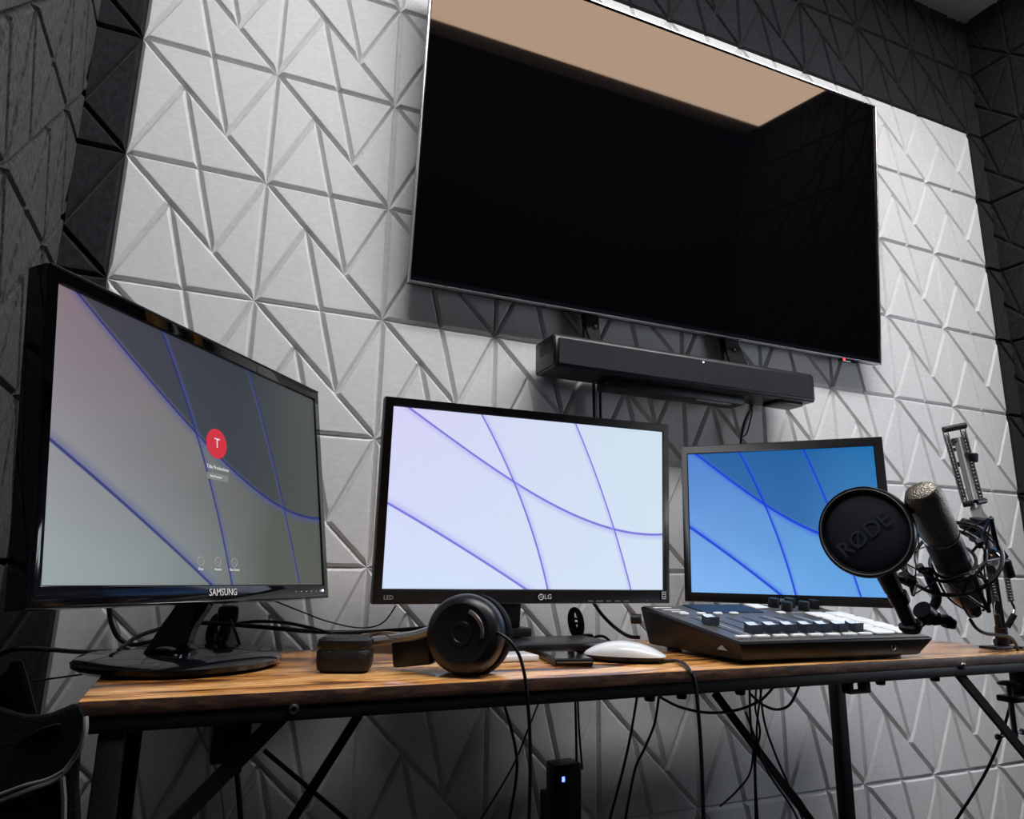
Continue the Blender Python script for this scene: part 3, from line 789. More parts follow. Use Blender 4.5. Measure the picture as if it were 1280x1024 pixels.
wmesh('ear_pad', lambda bm: add_lathe(bm, [(.032, .030), (.0345, .034), (.0335, .042), (.028, .046), (.020, .045)], 40, Ml, boxy), 'leather', HP)
def clip_(bm): add_box(bm, (0, 0, 0), (.026, .03, .006), .001, 1, Matrix.Translation(at_t(451, 800, .855)))
wmesh('pad_clip', clip_, 'matte_black', HP)
wmesh('wire', lambda bm: add_tube(bm, catmull([at_t(458, 800, .85), at_t(467, 794, .85), at_t(479, 792, .85), at_t(488, 797, .85), at_t(496, 798, .85)], 6), .0009, 6), 'rubber', HP)
wmesh('cable_inlet', lambda bm: (gl(bm)), 'steel', HP)

# ------------------------------------------------------------------ microphone
mb, mt_ = at_t(1211, 748, 1.0), at_t(1149.5, 611, .885)
az = (mt_ - mb).normalized(); L = (mt_ - mb).length
axx = (CR - az * CR.dot(az)).normalized(); ayy = az.cross(axx)
MK = Matrix(((axx.x, ayy.x, az.x, mb.x), (axx.y, ayy.y, az.y, mb.y), (axx.z, ayy.z, az.z, mb.z), (0, 0, 0, 1)))
mic = thing('microphone', 'dark studio condenser microphone with woven silver grille held above the mixer', 'microphone', mat=MK)
r0 = .0226
lathe('body', [(.012, -.004), (.018, .001), (.0208, .012), (r0, .03), (r0, L * .60), (.021, L * .615)], 'mic_body', mic)
lathe('neck_ring', [(.0219, L * .604), (.0227, L * .607), (.0227, L * .614), (.0219, L * .618)], 'chrome', mic)
hb = L * .62
def sq(x, y, z):
    k = max(0, (z - hb) / (L - hb)); return (x * (1 + .04 * k), y * (1 - .25 * k), z)
lathe('grille', [(.0216, hb), (.0229, hb + .006), (.0232, L * .88), (.0224, L * .93), (.0180, L * .982), (.0165, L * .988), (.002, L * .99)], 'grille', mic, 48, None, sq, 60)
lathe('connector', [(.0065, -.040), (.0085, -.036), (.0105, -.020), (.013, -.002)], 'matte_black', mic, 24)

sm = thing('shock_mount', 'black wire shock mount of two rings and elastic cords cradling the microphone', 'shock mount', mat=MK)
zc = L * .40
def ringo(name, r, z, w, mat):
    bm = B(); add_tube(bm, circle((0, 0, z), r, None, 56), w, 8, True); return obj(name, bm, mat, sm)
ringo('outer_ring', .0590, zc, .0028, 'satin_black')
ringo('inner_ring', .0415, zc + .004, .0024, 'satin_black')
ringo('clamp_ring', .0275, zc - .010, .0022, 'matte_black')
for k, dg in enumerate((2, 92, 182, 275)):
    a = math.radians(dg)
    def pt(r, d, z): return Vector((math.cos(a + d) * r, math.sin(a + d) * r, z))
    bm = B()
    hi, lo_ = pt(.064, 0, zc + .044), pt(.064, 0, zc - .044)
    add_tube(bm, [hi, pt(.058, 0, zc), lo_], .0030, 6)
    add_tube(bm, [hi, pt(.0565, .30, zc)], .0018, 5); add_tube(bm, [lo_, pt(.0565, .30, zc)], .0018, 5)
    add_tube(bm, [hi, pt(.0565, -.30, zc)], .0018, 5); add_tube(bm, [lo_, pt(.0565, -.30, zc)], .0018, 5)
    obj('strut', bm, 'satin_black', sm)
    bm = B(); 
    for s in (1, -1):
        h2 = hi if s > 0 else lo_
        for d in (.75, -.75):
            add_tube(bm, [h2, pt(.040, d, zc + .004)], .0010, 5)
    obj('elastic_cord', bm, 'rubber', sm)
    bm = B(); add_box(bm, (0, 0, 0), (.010, .010, .012), .002, 1, Matrix.Translation(pt(.040, .0, zc + .004))); add_tube(bm, [pt(.040, 0, zc + .004), pt(.028, 0, zc - .006)], .002, 5)
    obj('cord_post', bm, 'matte_black', sm)
# arms below the microphone that hold it by its thread
bm = B()
for dg in (60, 150, 240, 330):
    a = math.radians(dg); add_tube(bm, catmull([(math.cos(a) * .0275, math.sin(a) * .0275, zc - .010), (math.cos(a) * .027, math.sin(a) * .027, .004), (math.cos(a) * .011, math.sin(a) * .011, -.030)], 5), .0018, 6)
obj('cradle', bm, 'matte_black', sm)

# ------------------------------------------------------------------ pop filter
pc = at_t(1082.5, 665, .925)
pn = (CC - pc).normalized(); pn = (pn + Vector((-.42, .10, .06))).normalized()
PR = frame_to(pn, Vector((0, 0, 1)))
PM = Matrix.Translation(pc) @ PR.to_4x4() @ Matrix.Scale(.965, 4)
pop = thing('pop_filter', 'round black mesh pop filter hanging in front of the blue monitor', 'pop filter', mat=PM)
lathe('rim', [(.0545, -.006), (.0605, -.007), (.0618, -.004), (.0618, .004), (.0605, .007), (.0550, .0065), (.0555, .003), (.0540, .001)], 'satin_black', pop, 64)
bm = B(); add_tube(bm, circle((0, 0, .0069), .0575, None, 64), .0009, 6, True); obj('rim_highlight', bm, 'arm_grey', pop)  # thin grey ring stands in for the highlight along the glossy rim
bm = B(); prof = [(.056 * math.cos(k / 8 * PI / 2) if k < 8 else .0006, -.002 + .010 * math.sin(k / 8 * PI / 2)) for k in range(9)]
add_lathe(bm, prof, 64)
M['popmesh'] = fibre_mat('pop_mesh', (.003, .006, .011), (.008, .014, .024), 1400, (1, 1, 1), .5, rough=.55)
obj('mesh', bm, 'popmesh', pop, angle=80)
rt = Matrix.Rotation(math.radians(37), 4, 'Z')
M['poptext'] = pmat('pop_print', (.018, .026, .038), .6)
text('lettering', 'RØDE', .030, rt @ Matrix.Translation((-.003, -.004, .0085)), 'poptext', pop, extr=.0004, sx=1.02)
# clamp, link and swivel carrying the filter
def wp(u, v, t): return at_t(u, v, t)
wmesh('rim_clamp', lambda bm: add_cyl(bm, wp(1100, 703, .93), wp(1117, 738, .935), .0135, .0115, 20), 'matte_black', pop)
wmesh('swivel_arm', lambda bm: (add_cyl(bm, wp(1114, 730, .935), wp(1136, 778, .94), .0105, .0090, 20), add_cyl(bm, wp(1121, 742, .935), wp(1126, 753, .936), .0125, .0125, 20)), 'satin_black', pop)
d0 = (wp(1136, 778, .94) - wp(1114, 730, .935)).normalized()
wmesh('lower_knob', lambda bm: (add_cyl(bm, wp(1138, 782, .94), wp(1139, 790, .94), .0150, .0110, 24), add_tube(bm, circle(wp(1138, 782, .94), .0130, frame_to(d0), 28), .002, 6, True)), 'satin_black', pop)
wmesh('link', lambda bm: add_tube(bm, catmull([wp(1143, 783, .945), wp(1152, 777, .95), wp(1158, 768, .955)], 5), .0065, 10), 'matte_black', pop)
wmesh('elbow', lambda bm: add_cyl(bm, wp(1152, 762, .952), wp(1163, 772, .956), .0125, .0125, 20), 'matte_black', pop)
wmesh('hanger_arm', lambda bm: add_tube(bm, catmull([wp(1157, 763, .955), wp(1167, 758, .96), wp(1171, 745, .965), wp(1164, 728, .97), wp(1158, 712, .97)], 6), .0062, 10), 'satin_black', pop)
def wing(bm):
    c = wp(1175, 775, .95)
    add_box(bm, (0, 0, 0), (.030, .010, .017), .004, 3, Matrix.Translation(c) @ frame_to(CF).to_4x4() @ Matrix.Rotation(math.radians(-8), 4, 'Z'))
    add_box(bm, (.012, 0, 0), (.012, .022, .014), .004, 3, Matrix.Translation(c) @ Matrix.Rotation(math.radians(-23), 4, 'Z') @ Matrix.Rotation(math.radians(20), 4, 'Y'))
    add_cyl(bm, wp(1160, 769, .953), wp(1172, 774, .95), .008, .009, 16)
wmesh('wing_knob', wing, 'matte_black', pop)
wmesh('side_knob', lambda bm: (add_cyl(bm, wp(1128, 722, .94), wp(1139, 727, .945), .0085, .0085, 18), add_cyl(bm, wp(1118, 722, .94), wp(1130, 724, .94), .004, .004, 12)), 'satin_black', pop)

# ------------------------------------------------------------------ boom arm
ba = thing('boom_arm', 'spring-loaded black and silver microphone boom arm clamped at the right end of the desk', 'boom arm', at_z(1252, 806, DZ))
def W(name, fn, mat): return wmesh(name, fn, mat, ba)
tb, te, tm = 1.215, 1.40, 1.12     # distances: base, elbow, microphone end
Pb, Pe, Pm = wp(1252, 797, tb), wp(1193.5, 541, te), wp(1237, 690, tm)
def bar(bm, a, b, w=.012):
    a, b = Vector(a), Vector(b); R = frame_to(b - a, CF).to_4x4(); add_box(bm, (0, 0, 0), (w, w, (b - a).length), .0015, 1, Matrix.Translation((a + b) / 2) @ R)
# lower section rises from the clamp, upper section comes back down towards the microphone
W('base_post', lambda bm: add_cyl(bm, wp(1253, 806, tb), wp(1251, 784, tb), .0105, .0095, 20), 'matte_black')
W('lower_arm', lambda bm: bar(bm, wp(1252, 792, tb), wp(1238, 700, tb + .03), .012), 'black_metal')
W('lower_arm_tube', lambda bm: bar(bm, wp(1239, 706, tb + .03), wp(1203, 560, te), .011), 'steel')
def spring(bm, a, b, r, turns, wr):
    a, b = Vector(a), Vector(b); R = frame_to(b - a); n = turns * 10; Lg = (b - a).length
    add_tube(bm, [a + R @ Vector((math.cos(2 * PI * i / 10) * r, math.sin(2 * PI * i / 10) * r, Lg * i / n)) for i in range(n + 1)], wr, 5)
W('tension_spring', lambda bm: spring(bm, wp(1232, 693, tb + .02), wp(1245, 752, tb), .0044, 34, .0009), 'spring')
W('tension_spring', lambda bm: spring(bm, wp(1253, 690, tb + .02), wp(1264, 752, tb), .0044, 34, .0009), 'spring')
def hooks(bm):
    for u0, u1, u2 in ((1245, 1244, 1250), (1264, 1268, 1258)):
        add_tube(bm, catmull([wp(u0, 752, tb), wp(u1, 764, tb), wp(u2, 782, tb)], 5), .0020, 6)
W('spring_hook', hooks, 'chrome')
def ears(bm):
    for u0, u1 in ((1246, 1250), (1268, 1259)):
        add_tube(bm, [wp(u0, 768, tb), wp(u1, 784, tb)], .005, 8)
    add_cyl(bm, wp(1244, 803, tb), wp(1264, 801, tb), .006, .006, 12)
W('spring_anchor', ears, 'matte_black')
# upper section with its springs on both sides
ts = te - .02
W('end_bar', lambda bm: add_cyl(bm, wp(1179.5, 537.5, ts), wp(1206.5, 532, ts), .0062, .0062, 14), 'matte_black')
W('upper_arm', lambda bm: bar(bm, wp(1199, 550, ts), wp(1223, 645, ts - .14), .0145), 'arm_grey')
W('upper_arm_cap', lambda bm: add_cyl(bm, wp(1191.5, 553, ts), wp(1205, 551, ts), .008, .008, 16), 'matte_black')
for (u0, v0, u1, v1) in ((1182, 541, 1206, 628), (1203.5, 537, 1226, 626)):
    W('side_rod', lambda bm: [add_cyl(bm, wp(u0 + q, v0, ts), wp(u1 + q, v1, ts - .12), .0011, .0011, 6) for q in (-3.2, 3.2)], 'black_metal')
    W('tension_spring', lambda bm: spring(bm, wp(u0, v0 + 4, ts), wp(u1, v1 - 2, ts - .12), .0036, 60, .0008), 'spring')
W('cross_pin', lambda bm: add_cyl(bm, wp(1204, 631, ts - .12), wp(1216, 629, ts - .13), .0052, .0052, 14), 'matte_black')
W('cross_pin', lambda bm: add_cyl(bm, wp(1220, 628, ts - .13), wp(1231, 626, ts - .12), .0052, .0052, 14), 'matte_black')
W('rod_spacer', lambda bm: (add_cyl(bm, wp(1193, 562, ts), wp(1208, 560, ts), .004, .004, 10), add_cyl(bm, wp(1196, 581, ts - .03), wp(1204, 580, ts - .03), .005, .005, 10)), 'matte_black')
W('cable_clip', lambda bm: add_box(bm, (0, 0, 0), (.017, .018, .020), .003, 2, Matrix.Translation(wp(1214, 572, ts - .05)) @ frame_to(CF).to_4x4()), 'matte_black')
# head joint linking arm and shock mount
tj = 1.10
W('arm_head', lambda bm: (bar(bm, wp(1221, 640, 1.24), wp(1231, 668, 1.14), .018)), 'silver')
W('arm_yoke', lambda bm: (add_box(bm, (0, 0, 0), (.020, .040, .026), .004, 2, Matrix.Translation(wp(1224, 663, 1.12)) @ frame_to(CF).to_4x4())), 'matte_black')
W('tension_knob', lambda bm: add_box(bm, (0, 0, 0), (.026, .018, .012), .005, 3, Matrix.Translation(wp(1210, 657, 1.12)) @ frame_to(CF).to_4x4() @ Matrix.Rotation(.4, 4, 'Z')), 'matte_black')
W('tension_knob', lambda bm: add_box(bm, (0, 0, 0), (.014, .030, .012), .004, 3, Matrix.Translation(wp(1260, 711, 1.10)) @ frame_to(CF).to_4x4() @ Matrix.Rotation(-.3, 4, 'Z')), 'matte_black')
W('swivel', lambda bm: add_cyl(bm, wp(1233, 662, 1.10), wp(1243, 696, 1.06), .010, .009, 18), 'matte_black')
W('swivel_bolt', lambda bm: (add_cyl(bm, wp(1240, 690, 1.05), wp(1252, 702, 1.05), .005, .005, 14), add_cyl(bm, wp(1244, 684, 1.06), wp(1249, 688, 1.05), .004, .004, 12)), 'chrome')
W('mount_link', lambda bm: add_tube(bm, catmull([wp(1243, 696, 1.06), wp(1244, 708, 1.03), wp(1239, 712, 1.0)], 4), .006, 8), 'matte_black')
# clamp on the desk
cx = Pb.x
W('clamp_pad', lambda bm: add_box(bm, (cx - .018, Pb.y, DZ + .0035), (.046, .030, .005), .0015, 2), 'matte_black')
W('clamp_spine', lambda bm: add_box(bm, (1.509, Pb.y, .700), (.016, .030, .088), .002, 2), 'matte_black')
W('clamp_jaw', lambda bm: add_box(bm, (1.490, Pb.y, .660), (.060, .030, .010), .002, 2), 'matte_black')
W('clamp_disc', lambda bm: add_lathe(bm, [(.017, 0), (.017, .003), (.010, .006), (.004, .007)], 24, Matrix.Translation((cx + .002, Pb.y, .682))), 'matte_black')
W('clamp_screw', lambda bm: add_cyl(bm, (cx + .002, Pb.y, .60), (cx + .002, Pb.y, .684), .0045, .0045, 14), 'steel')
W('clamp_handle', lambda bm: (add_cyl(bm, (cx - .042, Pb.y, .602), (cx + .022, Pb.y, .606), .0024, .0024, 10), add_lathe(bm, [(.002, -.005), (.005, -.003), (.005, .003), (.002, .005)], 12, Matrix.Translation((cx - .042, Pb.y, .602))), add_lathe(bm, [(.002, -.005), (.005, -.003), (.005, .003), (.002, .005)], 12, Matrix.Translation((cx + .022, Pb.y, .606)))), 'steel')

# ------------------------------------------------------------------ cables
def cable(label, pts, r, mat='rubber', group=None, cat='cable', name='cord'):
    o = tube(name, pts, r, mat, None, 7, False, 7)
    # keep the origin at the cable's own middle
    c = sum((v.co for v in o.data.vertices), Vector()) / len(o.data.vertices)
    o.data.transform(Matrix.Translation(-c)); o.location = c
    return tag(o, label, cat, group)
Y = lambda y, *uv: [at_y(u, v, y) for u, v in uv]
T_ = lambda *uvt: [at_t(u, v, t) for u, v, t in uvt]
ear = Mx @ Vector((math.cos(math.radians(5)) * .034, math.sin(math.radians(5)) * .034, .014))
cable('headphone cable drooping from the standing ear cup over the desk edge', [at_t(598, 792, .83), at_t(614, 789, .81), at_t(632, 797, .80), at_t(647, 815, .795), at_t(655, 840, .79), at_t(659, 870, .785), at_t(662, 910, .785), at_t(663, 960, .785), at_t(661, 1040, .785)], .0021)
cable('cable from the desktop beside the mouse hanging down over the front edge', [at_z(822, 827, DZ + .003), at_z(840, 826, DZ + .003), at_z(852, 828, DZ + .004), at_y(862, 838, -.458), at_y(869, 856, -.463), at_y(873, 890, -.465), at_y(877, 950, -.465), at_y(880, 1040, -.465)], .0024)
cable('slim cable behind the hanging headphone cord, left of the power supply', Y(-.25, (627, 872), (636, 900), (645, 940), (645, 975), (634, 1040)), .0022)
cable('thin cable slanting down to the left behind the headphone cord', Y(-.05, (676, 872), (660, 912), (640, 960), (600, 1026), (580, 1050)), .0016)
cable('left of two short leads entering the top of the power supply', Y(-.10, (719, 868), (720, 910), (721, 962)), .0022)
cable('right of two short leads entering the top of the power supply', Y(-.09, (722, 868), (724, 915), (728, 962)), .0018)
cable('black cable hanging right of the power supply with a long lean left', Y(-.16, (797, 866), (789, 915), (778, 965), (758, 1040)), .0022)
cable('black wavy cable hanging down left of the over-the-edge mouse cable', Y(-.17, (824, 868), (818, 905), (806, 935), (793, 965), (778, 1045)), .0022)
cable('cable sagging in a long loop under the middle of the desk', Y(-.20, (824, 871), (850, 884), (885, 891), (920, 888), (950, 876), (968, 858)), .0024)
cable('cable making a smaller loop under the mixer', Y(-.22, (938, 868), (955, 882), (972, 887), (988, 880), (1000, 855)), .0024)
cable('straight vertical cable in the tangle beneath the mixer, leftmost', Y(-.14, (937, 856), (938, 900), (943, 950), (945, 1040)), .0022)
cable('vertical cable in the tangle beneath the mixer with a kink', Y(-.13, (946, 856), (944, 885), (950, 915), (944, 955), (948, 1040)), .0020)
cable('cable slanting right out of the tangle beneath the mixer, upper one', Y(-.12, (950, 856), (955, 900), (968, 940), (985, 980), (1010, 1040)), .0022)
cable('cable slanting right out of the tangle beneath the mixer, lower one', Y(-.11, (932, 890), (950, 935), (975, 970), (1000, 1000), (1028, 1045)), .0022)
cable('loose cable curling left near the foot of the tangle beneath the mixer', Y(-.12, (942, 925), (938, 965), (920, 990), (900, 1008)), .0018)
cable('cable crossing the tangle beneath the mixer towards the right leg', Y(-.15, (952, 860), (946, 920), (960, 965), (990, 1010), (1008, 1050)), .0020)
cable('microphone cable arching from the microphone to the right end of the desk', T_((1213, 775, 1.02), (1220, 785, 1.04), (1232, 792, 1.08), (1248, 794, 1.14), (1263, 797, 1.17), (1271, 808, 1.19), (1274, 822, 1.20)), .0026)
cable('microphone cable hanging below the right end of the desk', T_((1272, 845, 1.22), (1262, 885, 1.24), (1250, 925, 1.25), (1236, 958, 1.26), (1218, 990, 1.27), (1196, 1024, 1.28), (1180, 1050, 1.28)), .0026)
cable('thick cable running from the left wall to behind the left monitor base', T_((-6, 824, .80), (5, 816, .80), (25, 811, .80), (60, 812, .82), (100, 815, .88), (145, 814, .95), (185, 812, 1.0)), .0028)
cable('thin black lead stretched to the left end of the desk', T_((30, 853, .75), (60, 849, .77), (104, 843, .80)), .0010)
cable('black cable looping down behind the left monitor, left of its neck', T_((136, 750, 1.02), (138, 775, 1.02), (148, 797, 1.02), (165, 806, 1.02), (185, 803, 1.02), (205, 798, 1.0)), .0034)
cable('black cable crossing up behind the left monitor base', T_((130, 826, .88), (150, 812, .92), (172, 796, .98), (200, 786, 1.02), (225, 778, 1.04)), .0030)
cable('thick black cable running behind the desk between the left and middle monitors', T_((232, 778, 1.06), (280, 780, 1.06), (340, 785, 1.06), (400, 790, 1.08), (460, 790, 1.10), (535, 785, 1.14)), .0034)
cable('black cable bowing over the thick cable between the monitors', T_((290, 781, 1.10), (320, 777, 1.10), (360, 779, 1.10), (400, 788, 1.08), (430, 797, 1.06), (455, 801, 1.04)), .0026)
cable('thin black cord sagging between the left and middle monitors', T_((340, 750, 1.10), (375, 764, 1.12), (410, 777, 1.14), (450, 785, 1.15), (478, 779, 1.15), (495, 757, 1.15)), .0012)
cable('cable at the left wall edge of the cord bundle behind the left monitor', T_((288, 775, 1.06), (296, 795, 1.04), (302, 815, 1.03)), .0022)
cable('cable dropping from the middle monitor to the mixer', T_((741, 752, 1.24), (752, 768, 1.22), (768, 784, 1.20), (785, 795, 1.17), (800, 797, 1.16)), .0032)
cable('short cable arching over the desk behind the mouse', T_((738, 802, 1.18), (745, 796, 1.18), (755, 796, 1.17), (764, 803, 1.16), (772, 808, 1.14)), .0024)
cable('soundbar cable hanging from the right part of the soundbar', Y(-.03, (944, 492), (939, 510), (930, 530), (925, 560), (922, 600)), .0026)
cable('second soundbar cable with a strain relief', Y(-.04, (940, 494), (938, 505), (940, 515), (934, 540), (929, 546)), .0018)
cable('left of the two television cables running down behind the soundbar', Y(-.02, (742, 440), (742, 480), (743, 530), (744, 590)), .0032)
cable('right of the two television cables running down behind the soundbar', Y(-.02, (751, 440), (750, 480), (751, 530), (752, 590)), .0030)
cable('pale thin cord curving down below the left part of the desk', Y(-.24, (243, 902), (256, 930), (268, 955), (276, 985), (283, 1040)), .0016, 'white_cord')
cable('cable from the black adapter under the desk', Y(-.30, (291, 943), (297, 975), (302, 1040)), .0030)

def coil(name, label, c, w, h, r, n, tilt=0, t=1.0):
    o = thing(name, label, 'cable bundle', at_t(c[0], c[1], t))
    s = t / F; bm = B()
    for k in range(n):
        ww, hh = w * (1 - .12 * k), h * (1 - .07 * k); pts = []
        for i in range(36):
            a = 2 * PI * i / 36; x = math.cos(a) * ww * s / 2; z = math.sin(a) * hh * s / 2
            x, z = x * math.cos(tilt) - z * math.sin(tilt), x * math.sin(tilt) + z * math.cos(tilt)
            pts.append(CR * (x + (k % 2) * .002) - CD * z + CF * (.004 * k + .002 * math.sin(3 * a + k)))
        add_tube(bm, pts, r, 7, True)
    obj('coiled_cord', bm, 'rubber', o)
    bm = B(); add_tube(bm, [CR * (math.cos(a) * .008 + .0) + CF * (.012 + .014 * math.sin(a)) - CD * (0) for a in [2 * PI * i / 16 for i in range(16)]], .0022, 6, True)
    obj('tie', bm, 'matte_black', o)
    return o
coil('cable_bundle', 'tied bundle of black cord hanging behind the left monitor', (272, 790), 24, 44, .0026, 4, -.15, 1.08)
coil('cable_bundle', 'tied bundle of black cord beside the middle monitor neck', (720, 779), 17, 38, .0024, 6, .15, 1.22)
plug = thing('plug', 'black plug hanging above the cord bundle behind the left monitor', 'plug', at_t(285, 768, 1.08))
bm = B(); add_box(bm, (0, 0, 0), (.030, .022, .026), .006, 2); obj('body', bm, 'matte_black', plug)
bm = B(); add_cyl(bm, (0, 0, -.012), (-.008, 0, -.032), .008, .005, 14); obj('strain_relief', bm, 'rubber', plug)
plug2 = thing('plug', 'black plug end resting right of the cord bundle by the middle monitor neck', 'plug', at_t(735, 797, 1.17))
bm = B(); add_box(bm, (0, 0, 0), (.016, .014, .012), .003, 2); obj('body', bm, 'matte_black', plug2)

pa = thing('power_adapter', 'black power adapter fixed under the left part of the desk', 'power adapter', (.238, -.30, .668))
box('body', (0, 0, 0), (.042, .05, .046), 'satin_black', pa, .004)
box('plug', (.006, 0, -.030), (.018, .02, .016), 'rubber', pa, .003)
psu = thing('power_strip', 'upright black power strip with a small blue light on the wall under the desk', 'power strip', (.780, -.090, .44))
box('body', (0, 0, 0), (.050, .036, .215), 'matte_black', psu, .004)
box('indicator_light', (-.010, -.0185, .085), (.005, .002, .008), 'blue_led', psu, .0006, 1)
box('wall_bracket', (0, .038, .02), (.03, .044, .06), 'black_metal', psu, .002)

# ------------------------------------------------------------------ bag by the desk
bag = thing('equipment_bag', 'black fabric bag with grey piping standing at the left end of the desk', 'bag', (.05, -.68, 0))
bi = Matrix.Translation(-bag.location)
def bagP(u, v, t): return bi @ at_t(u, v, t)
out = [(-60, 900), (-10, 880), (30, 893), (60, 893), (98, 877), (107, 896), (102, 935), (99, 975), (104, 1060)]
bm = B(); tf, tb2 = .60, .645
fr = [bagP(u, v, tf) for u, v in out]; bk = [bagP(u, v, tb2) for u, v in out]
def drop(p, q): return Vector((p.x, p.y, 0.001))
fr.append(drop(fr[-1], 0)); fr.append(drop(fr[0], 0)); bk.append(drop(bk[-1], 0)); bk.append(drop(bk[0], 0))
a = [bm.verts.new(p) for p in fr]; b_ = [bm.verts.new(p) for p in bk]; n = len(a)
bm.faces.new(a); bm.faces.new(b_[::-1])
for i in range(n): bm.faces.new((a[i], b_[i], b_[(i + 1) % n], a[(i + 1) % n]))
bmesh.ops.recalc_face_normals(bm, faces=bm.faces)
bmesh.ops.bevel(bm, geom=bm.edges[:], offset=.005, segments=3, profile=.5, affect='EDGES')
obj('body', bm, 'bag_cloth', bag)
bm = B(); add_tube(bm, catmull([bagP(u, v, t) for u, v, t in ((-40, 1016, .585), (0, 1001, .585), (40, 986, .585), (70, 974, .588), (90, 952, .592), (102, 932, .592), (107, 912, .594), (107, 896, .598))], 6), .0022, 7); obj('piping', bm, 'grey_trim', bag)
bm = B(); add_tube(bm, catmull([bagP(u, v, t) for u, v, t in ((-40, 1004, .585), (0, 993, .585), (30, 982, .585), (60, 974, .587), (80, 963, .589))], 6), .0014, 7); obj('piping', bm, 'grey_trim', bag)
bm = B(); add_tube(bm, [bagP(78, 972, .59), bagP(80, 1000, .59), bagP(79, 1080, .59)], .0024, 7); obj('piping', bm, 'grey_trim', bag)
bm = B()
pk = [(-50, 1020), (0, 1004), (40, 988), (72, 976), (76, 1100), (-50, 1100)]
a = [bm.verts.new(bagP(u, v, .588)) for u, v in pk]; b_ = [bm.verts.new(bagP(u, v, .602)) for u, v in pk]
bm.faces.new(a); bm.faces.new(b_[::-1])
for i in range(6): bm.faces.new((a[i], b_[i], b_[(i + 1) % 6], a[(i + 1) % 6]))
obj('front_pocket', bm, 'bag_cloth', bag)
bm = B()
pk = [(-60, 870), (-8, 850), (10, 838), (12, 826), (28, 824), (36, 850), (46, 890), (48, 910), (-60, 910)]
a = [bm.verts.new(bagP(u, v, .62)) for u, v in pk]; b_ = [bm.verts.new(bagP(u, v, .66)) for u, v in pk]; n = len(pk)
bm.faces.new(a); bm.faces.new(b_[::-1])
for i in range(n): bm.faces.new((a[i], b_[i], b_[(i + 1) % n], a[(i + 1) % n]))
bmesh.ops.recalc_face_normals(bm, faces=bm.faces)
bmesh.ops.bevel(bm, geom=bm.edges[:], offset=.003, segments=2, profile=.5, affect='EDGES')
obj('raised_flap', bm, 'navy', bag)
bm = B(); add_tube(bm, catmull([bagP(u, v, .598) for u, v in ((-10, 960), (20, 935), (45, 915), (75, 905))], 5), .003, 7, flat=.4); obj('strap', bm, 'navy', bag)

# ------------------------------------------------------------------ lamps
PX0, PX1, PY0, PY1 = .02, 2.25, -1.20, -.80
PZ = ZC - .03
cl = thing('ceiling_light', 'wide rectangular light panel hanging just below the white ceiling above the desk', 'lamp', ((PX0 + PX1) / 2, (PY0 + PY1) / 2, PZ))
mt = bpy.data.materials.new('light_diffuser'); mt.use_nodes = True; nt = mt.node_tree
e = nt.nodes.new('ShaderNodeEmission'); e.inputs['Color'].default_value = (.985, .985, 1, 1); e.inputs['Strength'].default_value = PANEL
nt.links.new(e.outputs[0], nt.nodes['Material Output'].inputs['Surface'])
bm = B(); add_box(bm, (0, 0, -.006), (PX1 - PX0, PY1 - PY0, .012)); obj('diffuser', bm, mt, cl)
bm = B()
for c, s_ in (((0, (PY1 - PY0) / 2 + .008, -.006), (PX1 - PX0 + .03, .014, .012)), ((0, -(PY1 - PY0) / 2 - .008, -.006), (PX1 - PX0 + .03, .014, .012)),
              (((PX1 - PX0) / 2 + .008, 0, -.006), (.014, PY1 - PY0, .012)), ((-(PX1 - PX0) / 2 - .008, 0, -.006), (.014, PY1 - PY0, .012))):
    add_box(bm, c, s_)
obj('frame', bm, 'white_plastic', cl)
for x in (-.6, 0, .6):
    bm = B(); add_cyl(bm, (x, 0, 0), (x, 0, ZC - PZ), .004, .004, 8); obj('hanger_rod', bm, 'silver', cl)

# daylight window in the right wall, just outside the frame
WY0, WY1, WZ0, WZ1 = -1.16, -.62, .84, 1.40
wcy, wcz = (WY0 + WY1) / 2, (WZ0 + WZ1) / 2
win = bpy.data.objects.new('window_1', None); COL.objects.link(win); win.location = (XR, wcy, wcz); struct(win)
bm = B()
for c, s_ in (((-.014, WY0 - wcy - .02, 0), (.04, .04, WZ1 - WZ0 + .08)), ((-.014, WY1 - wcy + .02, 0), (.04, .04, WZ1 - WZ0 + .08)),
              ((-.014, 0, WZ1 - wcz + .02), (.04, WY1 - WY0, .04)), ((-.014, 0, WZ0 - wcz - .02), (.05, WY1 - WY0, .04)), ((-.014, 0, 0), (.02, .02, WZ1 - WZ0))):
    add_box(bm, c, s_, .002, 1)
obj('window_frame', bm, 'satin_black', win)
mt = bpy.data.materials.new('daylight_pane'); mt.use_nodes = True; nt = mt.node_tree
e = nt.nodes.new('ShaderNodeEmission'); e.inputs['Color'].default_value = (.80, .88, 1, 1); e.inputs['Strength'].default_value = 6.6
nt.links.new(e.outputs[0], nt.nodes['Material Output'].inputs['Surface'])
bm = B(); add_box(bm, (-.006, 0, 0), (.006, WY1 - WY0, WZ1 - WZ0)); obj('window_pane', bm, mt, win)

w = bpy.data.worlds.new('world'); SC.world = w; w.use_nodes = True
w.node_tree.nodes['Background'].inputs['Color'].default_value = (.5, .55, .6, 1)
w.node_tree.nodes['Background'].inputs['Strength'].default_value = .02

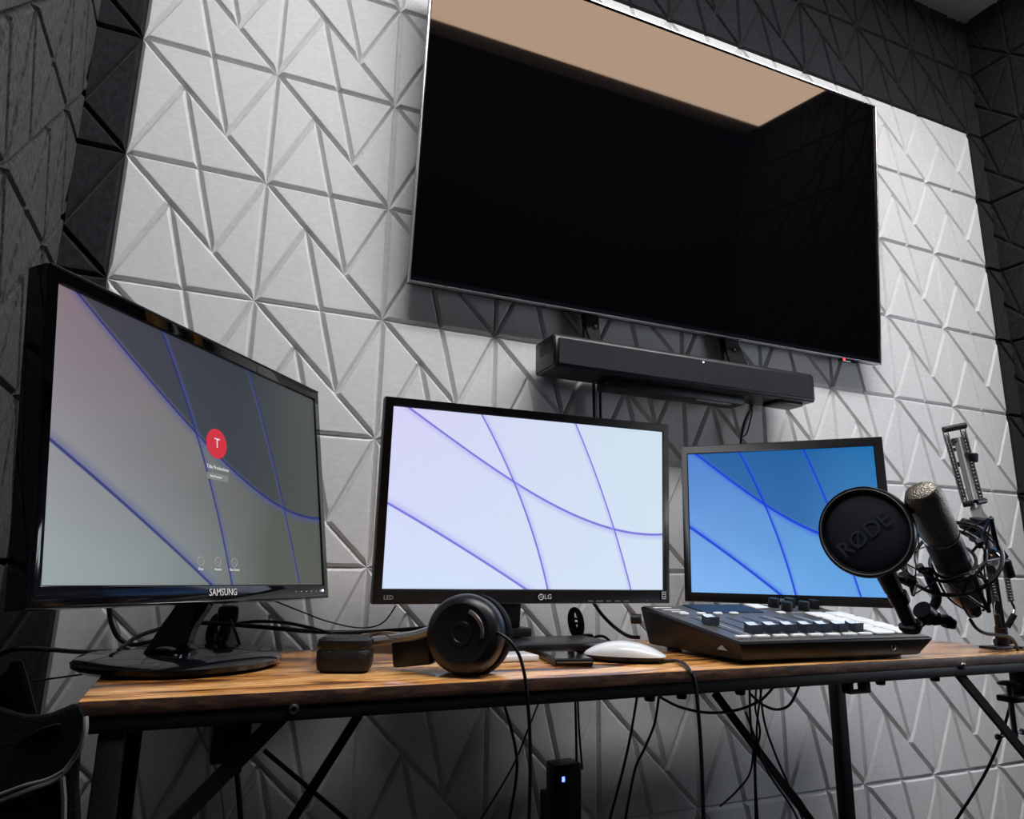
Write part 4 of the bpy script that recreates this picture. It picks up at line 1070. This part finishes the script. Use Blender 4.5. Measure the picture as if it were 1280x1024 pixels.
SC.view_settings.view_transform = 'Standard'
SC.view_settings.look = 'None'
SC.view_settings.exposure = 0.0
SC.view_settings.gamma = 1.0
SC.view_settings.use_curve_mapping = False

# ------------------------------------------------------------------ pieces that belong to a part go one level deeper
def kids(t, stem): return [c for c in t.children if c.name.split('.')[0] == stem]
def under(t, parent_stem, *stems):
    ps = kids(t, parent_stem)
    for st in stems:
        for c in kids(t, st):
            c.parent = ps[0]
for t in (monL, monM, monR):
    under(t, 'bezel', 'lettering', 'maker_mark', 'energy_sticker', 'sticker_lines', 'button_caption', 'button_mark', 'power_light', 'power_mark', 'top_lip')
    under(t, 'base', 'neck_collar', 'base_screw', 'base_foot')
under(monL, 'screen', 'login_avatar', 'avatar_letter', 'account_name', 'password_field', 'field_hint', 'power_icon', 'icon_mark', 'icon_caption')
for a_, b_ in zip(kids(mix, 'fader_slot'), kids(mix, 'fader')): b_.parent = a_
for a_, b_ in zip(kids(mix, 'fader_slot'), kids(mix, 'scale_marks')): b_.parent = a_
under(mix, 'faceplate', 'divider_line', 'panel_print')
under(mix, 'case', 'side_logo', 'headphone_socket', 'rear_socket', 'rubber_foot')
under(HP, 'ear_cup', 'emblem_ring', 'cable_inlet'); under(HP, 'ear_pad', 'pad_ribs')
under(pop, 'rim', 'rim_highlight'); under(pop, 'mesh', 'lettering')
under(desk, 'front_rail', 'bolt', 'screw_cap', 'hook_bracket')
under(tv, 'housing', 'metal_trim', 'sensor_bump', 'status_light', 'rear_cover')
under(sbar, 'underside_block', 'rating_plate'); under(sbar, 'end_panel', 'end_slot')
under(bag, 'body', 'piping', 'strap')
for o in bpy.data.objects:
    if o.parent is None and o.get('category') == 'cable':
        o['group'] = 'cables hanging under the desk' if o.location.z < .70 else ('cables behind the monitors and desk' if o.location.z < .95 else 'cables below the television')
    if o.parent is None and o.get('category') == 'monitor': o['group'] = 'monitors on the desk'
    if o.parent is None and o.get('category') == 'cable bundle': o['group'] = 'tied cord bundles'
kids(kids(monL, 'screen')[0], 'login_avatar')[0]['label'] = 'red circle with a white letter'
kids(tv, 'lower_bezel')[0]['label'] = 'thin glossy lower edge'
